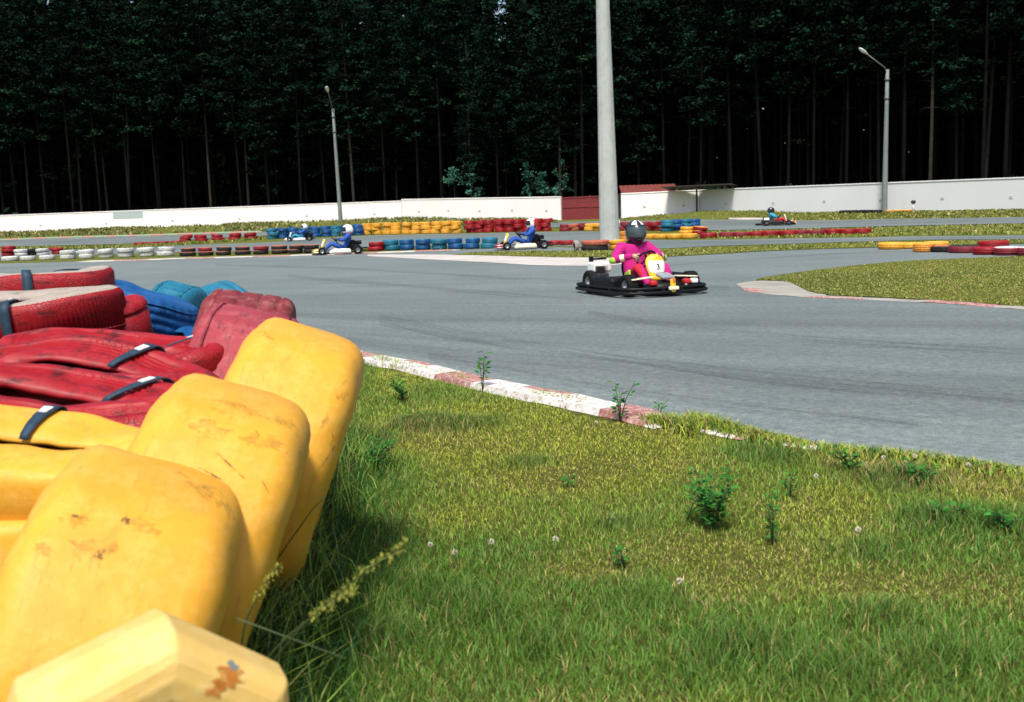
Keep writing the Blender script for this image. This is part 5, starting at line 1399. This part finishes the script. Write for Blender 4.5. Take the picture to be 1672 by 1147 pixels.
scatter_px('island_grass', 90000, [(1245, 457), (1290, 450), (1340, 442.5), (1450, 430.5), (1560, 424.5), (1672, 420.5), (1900, 414)],
           [(1245, 459), (1290, 463), (1320, 477), (1360, 484), (1430, 487.5), (1500, 491), (1600, 497.5), (1672, 503), (1900, 515)],  .035, .016, (G_ISL, G_ISL2), 'dry yellow green grass on the island inside the right hand bend', seed=21)
scatter_px('verge_grass', 9000, [(760, 415.6), (800, 413), (850, 411.5), (950, 410.8), (1020, 410.8), (1100, 407.8), (1250, 402.8), (1440, 397.2), (1672, 393.4)],
           [(760, 416.6), (800, 418), (880, 420.3), (960, 421.2), (1040, 421.2), (1110, 418.6), (1250, 410.6), (1445, 404), (1672, 398.6)], .06, .04, (G_ISL, G_ISL2), 'thin strip of dry grass across the middle of the track', seed=31)
scatter_px('back_verge_grass', 9000, [(1150, 378.5), (1300, 375.5), (1450, 371.5), (1672, 367), (1900, 361)], [(1150, 391), (1300, 389.5), (1415, 388), (1500, 386), (1672, 384.4), (1900, 380)], .09, .06, (G_ISL, G_ISL2), 'grass between the back road and the outer road', seed=41)
scatter_px('bank_grass', 16000, [(1014, 353), (1080, 347), (1140, 341.5), (1240, 342.5), (1300, 344.5), (1450, 344), (1672, 341), (1900, 333)], [(1014, 361), (1080, 360.5), (1140, 359), (1240, 358.5), (1300, 360), (1450, 358), (1672, 355), (1900, 349)], .16, .10, (G_ISL * .8, G_ISL2 * .8), 'rough grass bank along the foot of the right wall', off=.0, seed=51)
scatter_px('wall_foot_grass', 22000, [(-100, 385), (0, 380), (300, 369.5), (650, 357), (800, 357.5), (910, 361)], [(-100, 394), (0, 389.5), (250, 383), (440, 378), (600, 374), (760, 370), (910, 365)], .30, .14, (np.array([.19, .18, .06]), np.array([.10, .13, .03])), 'dry weeds and rough grass along the foot of the white wall', off=.0, seed=61)
scatter_px('left_verge_grass', 5000, [(0, 405), (230, 400), (350, 393), (440, 387)], [(0, 411), (230, 405), (350, 397), (440, 391)], .2, .1, (G_ISL * .8, G_ISL2), 'grass strip beyond the white tyres', off=.0, seed=71)

# leafy weeds
M_LEAF = leaf_mat('weed_leaves', (.016, .095, .018), (.05, .20, .03))
M_STEM = simple('weed_stem', (.05, .085, .025), .7)
M_PETAL = simple('clover_petals', (.55, .50, .42), .7, var=.2, scale=60)
M_SEED = leaf_mat('seed_heads', (.20, .22, .035), (.36, .36, .07))
def oval_leaf(c, dirv, nrm, L, Wd):
    d = dirv.normalized(); s = d.cross(nrm).normalized(); n = s.cross(d)
    P = [c, c + d * L * .3 + s * Wd * .42 + n * .06 * L, c + d * L * .65 + s * Wd * .40, c + d * L - n * .10 * L, c + d * L * .65 - s * Wd * .40, c + d * L * .3 - s * Wd * .42 + n * .06 * L, c + d * L * .5 - n * .03 * L]
    return P, [(0, 1, 6), (1, 2, 6), (2, 3, 6), (3, 4, 6), (4, 5, 6), (5, 0, 6)]
def weed(px, py, stems, H, leafL, label, seed, spread=.35, loc=None, dens=26, cat='plant'):
    b = loc or gpt(px, py); t = thing('leafy_weed', label, cat, (b.x, b.y, 0), 0, 'leafy weeds in the grass'); rd = random.Random(seed)
    sb = MB(); V = []; Fc = []; S = []
    for k in range(stems):
        a = rd.uniform(0, 6.28); q = spread * H * rd.uniform(.2, 1); h = H * rd.uniform(.6, 1)
        pts = [Vector((0, 0, -.01)), Vector((math.cos(a) * q * .4, math.sin(a) * q * .4, h * .55)), Vector((math.cos(a) * q, math.sin(a) * q, h))]
        sb.tube(pts, [.003, .0025, .001], 5)
        for j in range(int(dens * h / H)):
            f = rd.uniform(.2, 1.0); p = pts[0].lerp(pts[1], f * 2) if f < .5 else pts[1].lerp(pts[2], f * 2 - 1)
            an = rd.uniform(0, 6.28); dv = Vector((math.cos(an), math.sin(an), rd.uniform(-.1, .7))); nm = Vector((rd.uniform(-.5, .5), rd.uniform(-.7, .2), 1))
            p2 = p + dv * leafL * .4; sb.tube([p, p2], [.0012, .0008], 3, cap=False)
            P, f_ = oval_leaf(p2, dv, nm, leafL * rd.uniform(.6, 1.15), leafL * rd.uniform(.45, .62)); bs = len(V); V += P; Fc += [tuple(i + bs for i in q_) for q_ in f_]; S += [rd.random()] * len(P)
    sb.obj('stem', [M_STEM], t); S = np.array(S)
    obj('foliage', mesh_np('foliage', [tuple(v) for v in V], Fc, M_LEAF, True, cols=np.stack([S, S, S, S], 1)), t)
weed(1165, 868, 12, .24, .032, 'largest leafy green weed standing in the lawn', 1, .62, dens=30)
weed(1120, 850, 2, .15, .024, 'thin weed left of the largest leafy weed', 2, .6, dens=12)
weed(1262, 892, 3, .25, .026, 'slender upright weed right of the largest leafy weed', 3, .15, dens=22)
weed(1290, 815, 2, .12, .028, 'small weed above the slender upright one', 4, .4, dens=14)
weed(1022, 928, 3, .09, .028, 'low weed left of the lawn centre with broad leaves', 5, .8, dens=10)
weed(788, 640, 4, .36, .046, 'tall weed growing by the white kerb nearest the yellow tyre', 6, .35, dens=11)
weed(1012, 690, 4, .27, .042, 'weed growing on the kerb in the middle of its length', 7, .5, dens=13)
weed(1075, 680, 2, .12, .034, 'small weed at the kerb right of the bigger one', 8, .5, dens=10)
weed(660, 655, 7, .16, .034, 'low leafy clump between the yellow tyre and the kerb', 9, .9, dens=18)
weed(1640, 868, 5, .10, .032, 'dark broad leaved weed at the right edge of the lawn', 10, 1.2, dens=14)
weed(1545, 852, 4, .07, .03, 'low dark weed near the right edge of the lawn', 11, 1.4, dens=12)
weed(1390, 770, 7, .12, .03, 'leafy clump at the edge of the road on the right', 12, .9, dens=16)
weed(1500, 790, 7, .10, .03, 'leafy clump at the road edge towards the right border', 13, 1.2, dens=16)
weed(610, 770, 8, .20, .028, 'feathery green clump beside the farthest yellow tyre', 14, .9, dens=26)
weed(925, 797, 2, .06, .026, 'tiny weed in the middle of the lawn', 15, .8, dens=9)
def clover(px, py, h, label, g='clover flowers in the lawn', col=None):
    b = gpt(px, py + h * 330); t = thing('clover_flower', label, 'flower', (b.x, b.y, 0), 0, g); rd = random.Random(px * 7 + py)
    top = Vector((rd.uniform(-.01, .01), rd.uniform(-.01, .01), h)); MB().tube([(0, 0, 0), tuple(top * .5 + Vector((.006, 0, 0))), tuple(top)], [.0014, .0012, .0012], 5).obj('stem', [M_STEM], t)
    V = []; Fc = []
    for i in range(46):
        d = Vector((rd.gauss(0, 1), rd.gauss(0, 1), rd.gauss(.5, 1))).normalized(); P, f_ = oval_leaf(top + d * .003, d, Vector((.3, .2, 1)).cross(d) + Vector((0, .01, 0)), rd.uniform(.006, .010), .005); bs = len(V); V += P; Fc += [tuple(k + bs for k in q) for q in f_]
    obj('flower_head', mesh_np('flower_head', [tuple(v) for v in V], Fc, col or M_PETAL, True), t)
for px, py, lab in ((700, 897, 'white clover flower, leftmost of the row in the lawn'), (742, 908, 'white clover flower just right of the leftmost one'), (805, 890, 'white clover flower in the middle of the lawn row'), (906, 887, 'white clover flower, rightmost of the row in the lawn'),
                    (533, 1021, 'white clover flower in the long grass beside the tyres'), (1115, 958, 'white clover flower below the largest leafy weed'), (1404, 870, 'pale seed head standing alone in the right half of the lawn'),
                    (975, 688, 'pale clover flower near the kerb left of the kerb weed'), (1440, 748, 'white clover flower at the road edge, leftmost of the group'), (1490, 745, 'white clover flower at the road edge in the middle of the group'), (1578, 760, 'white clover flower at the road edge, rightmost of the group'), (1330, 780, 'pale clover flower between the lawn weeds and the road edge')):
    clover(px, py, .06, lab)
# grass stalks with seed heads leaning out of the long grass
def stalk(pts, r, head, label, seed, mat=None):
    """pts: (px, py, distance) from foot to tip"""
    P = [unproj(*p) for p in pts]; t = thing('grass_stalk', label, 'grass stalk', tuple(P[0]), 0, 'flowering grass stalks')
    Q = [p - P[0] for p in P]; C_ = [Vector(v) for v in catmull([tuple(q) for q in Q], 6)]
    MB().tube(C_, [r * (1 - .6 * i / len(C_)) for i in range(len(C_))], 6).obj('stem', [mat or M_STEM], t)
    if head:
        rd = random.Random(seed); V = []; Fc = []; S = []; st = int(len(C_) * (1 - head))
        for i in range(st, len(C_)):
            for k in range(12):
                a = C_[i].lerp(C_[min(i + 1, len(C_) - 1)], rd.random()); d = Vector((rd.gauss(0, 1), rd.gauss(0, 1), rd.gauss(.3, 1))).normalized()
                P_, f_ = oval_leaf(a + d * rd.uniform(0, .006), d, Vector((0, 0, 1)) if abs(d.z) < .9 else Vector((1, 0, 0)), rd.uniform(.005, .010), .0025); b = len(V); V += P_; Fc += [tuple(q + b for q in g) for g in f_]; S += [rd.random()] * len(P_)
        S = np.array(S); obj('seed_head', mesh_np('seed_head', [tuple(v) for v in V], Fc, M_SEED, True, cols=np.stack([S, S, S, S], 1)), t)
stalk([(400, 1130, 1.75), (450, 1060, 1.6), (530, 990, 1.5), (600, 930, 1.45), (662, 888, 1.42)], .0022, .55, 'long yellowish grass stalk leaning right across the lawn', 1)
stalk([(420, 1120, 1.8), (470, 1050, 1.65), (520, 1000, 1.55), (578, 966, 1.5)], .002, .45, 'shorter yellowish grass stalk beside the long one', 2)
stalk([(390, 1100, 1.9), (400, 1020, 1.8), (430, 960, 1.75), (455, 925, 1.72)], .002, .5, 'grass stalk rising along the side of the middle yellow tyre', 3)
stalk([(386, 1010, 1.75), (440, 1030, 1.7), (500, 1052, 1.65), (566, 1076, 1.62)], .0018, 0, 'dark bare stalk lying across the long grass', 4, M_STEM)
stalk([(455, 910, 2.6), (490, 860, 2.55), (512, 830, 2.5), (532, 812, 2.5)], .002, 0, 'bare stalk crossing the edge of the farthest yellow tyre', 5)
# ------------------------------------------------------------------ render settings
sc.render.engine = 'CYCLES'
sc.cycles.max_bounces = 6; sc.cycles.diffuse_bounces = 3; sc.cycles.glossy_bounces = 2; sc.cycles.transmission_bounces = 2
sc.cycles.sample_clamp_indirect = 4
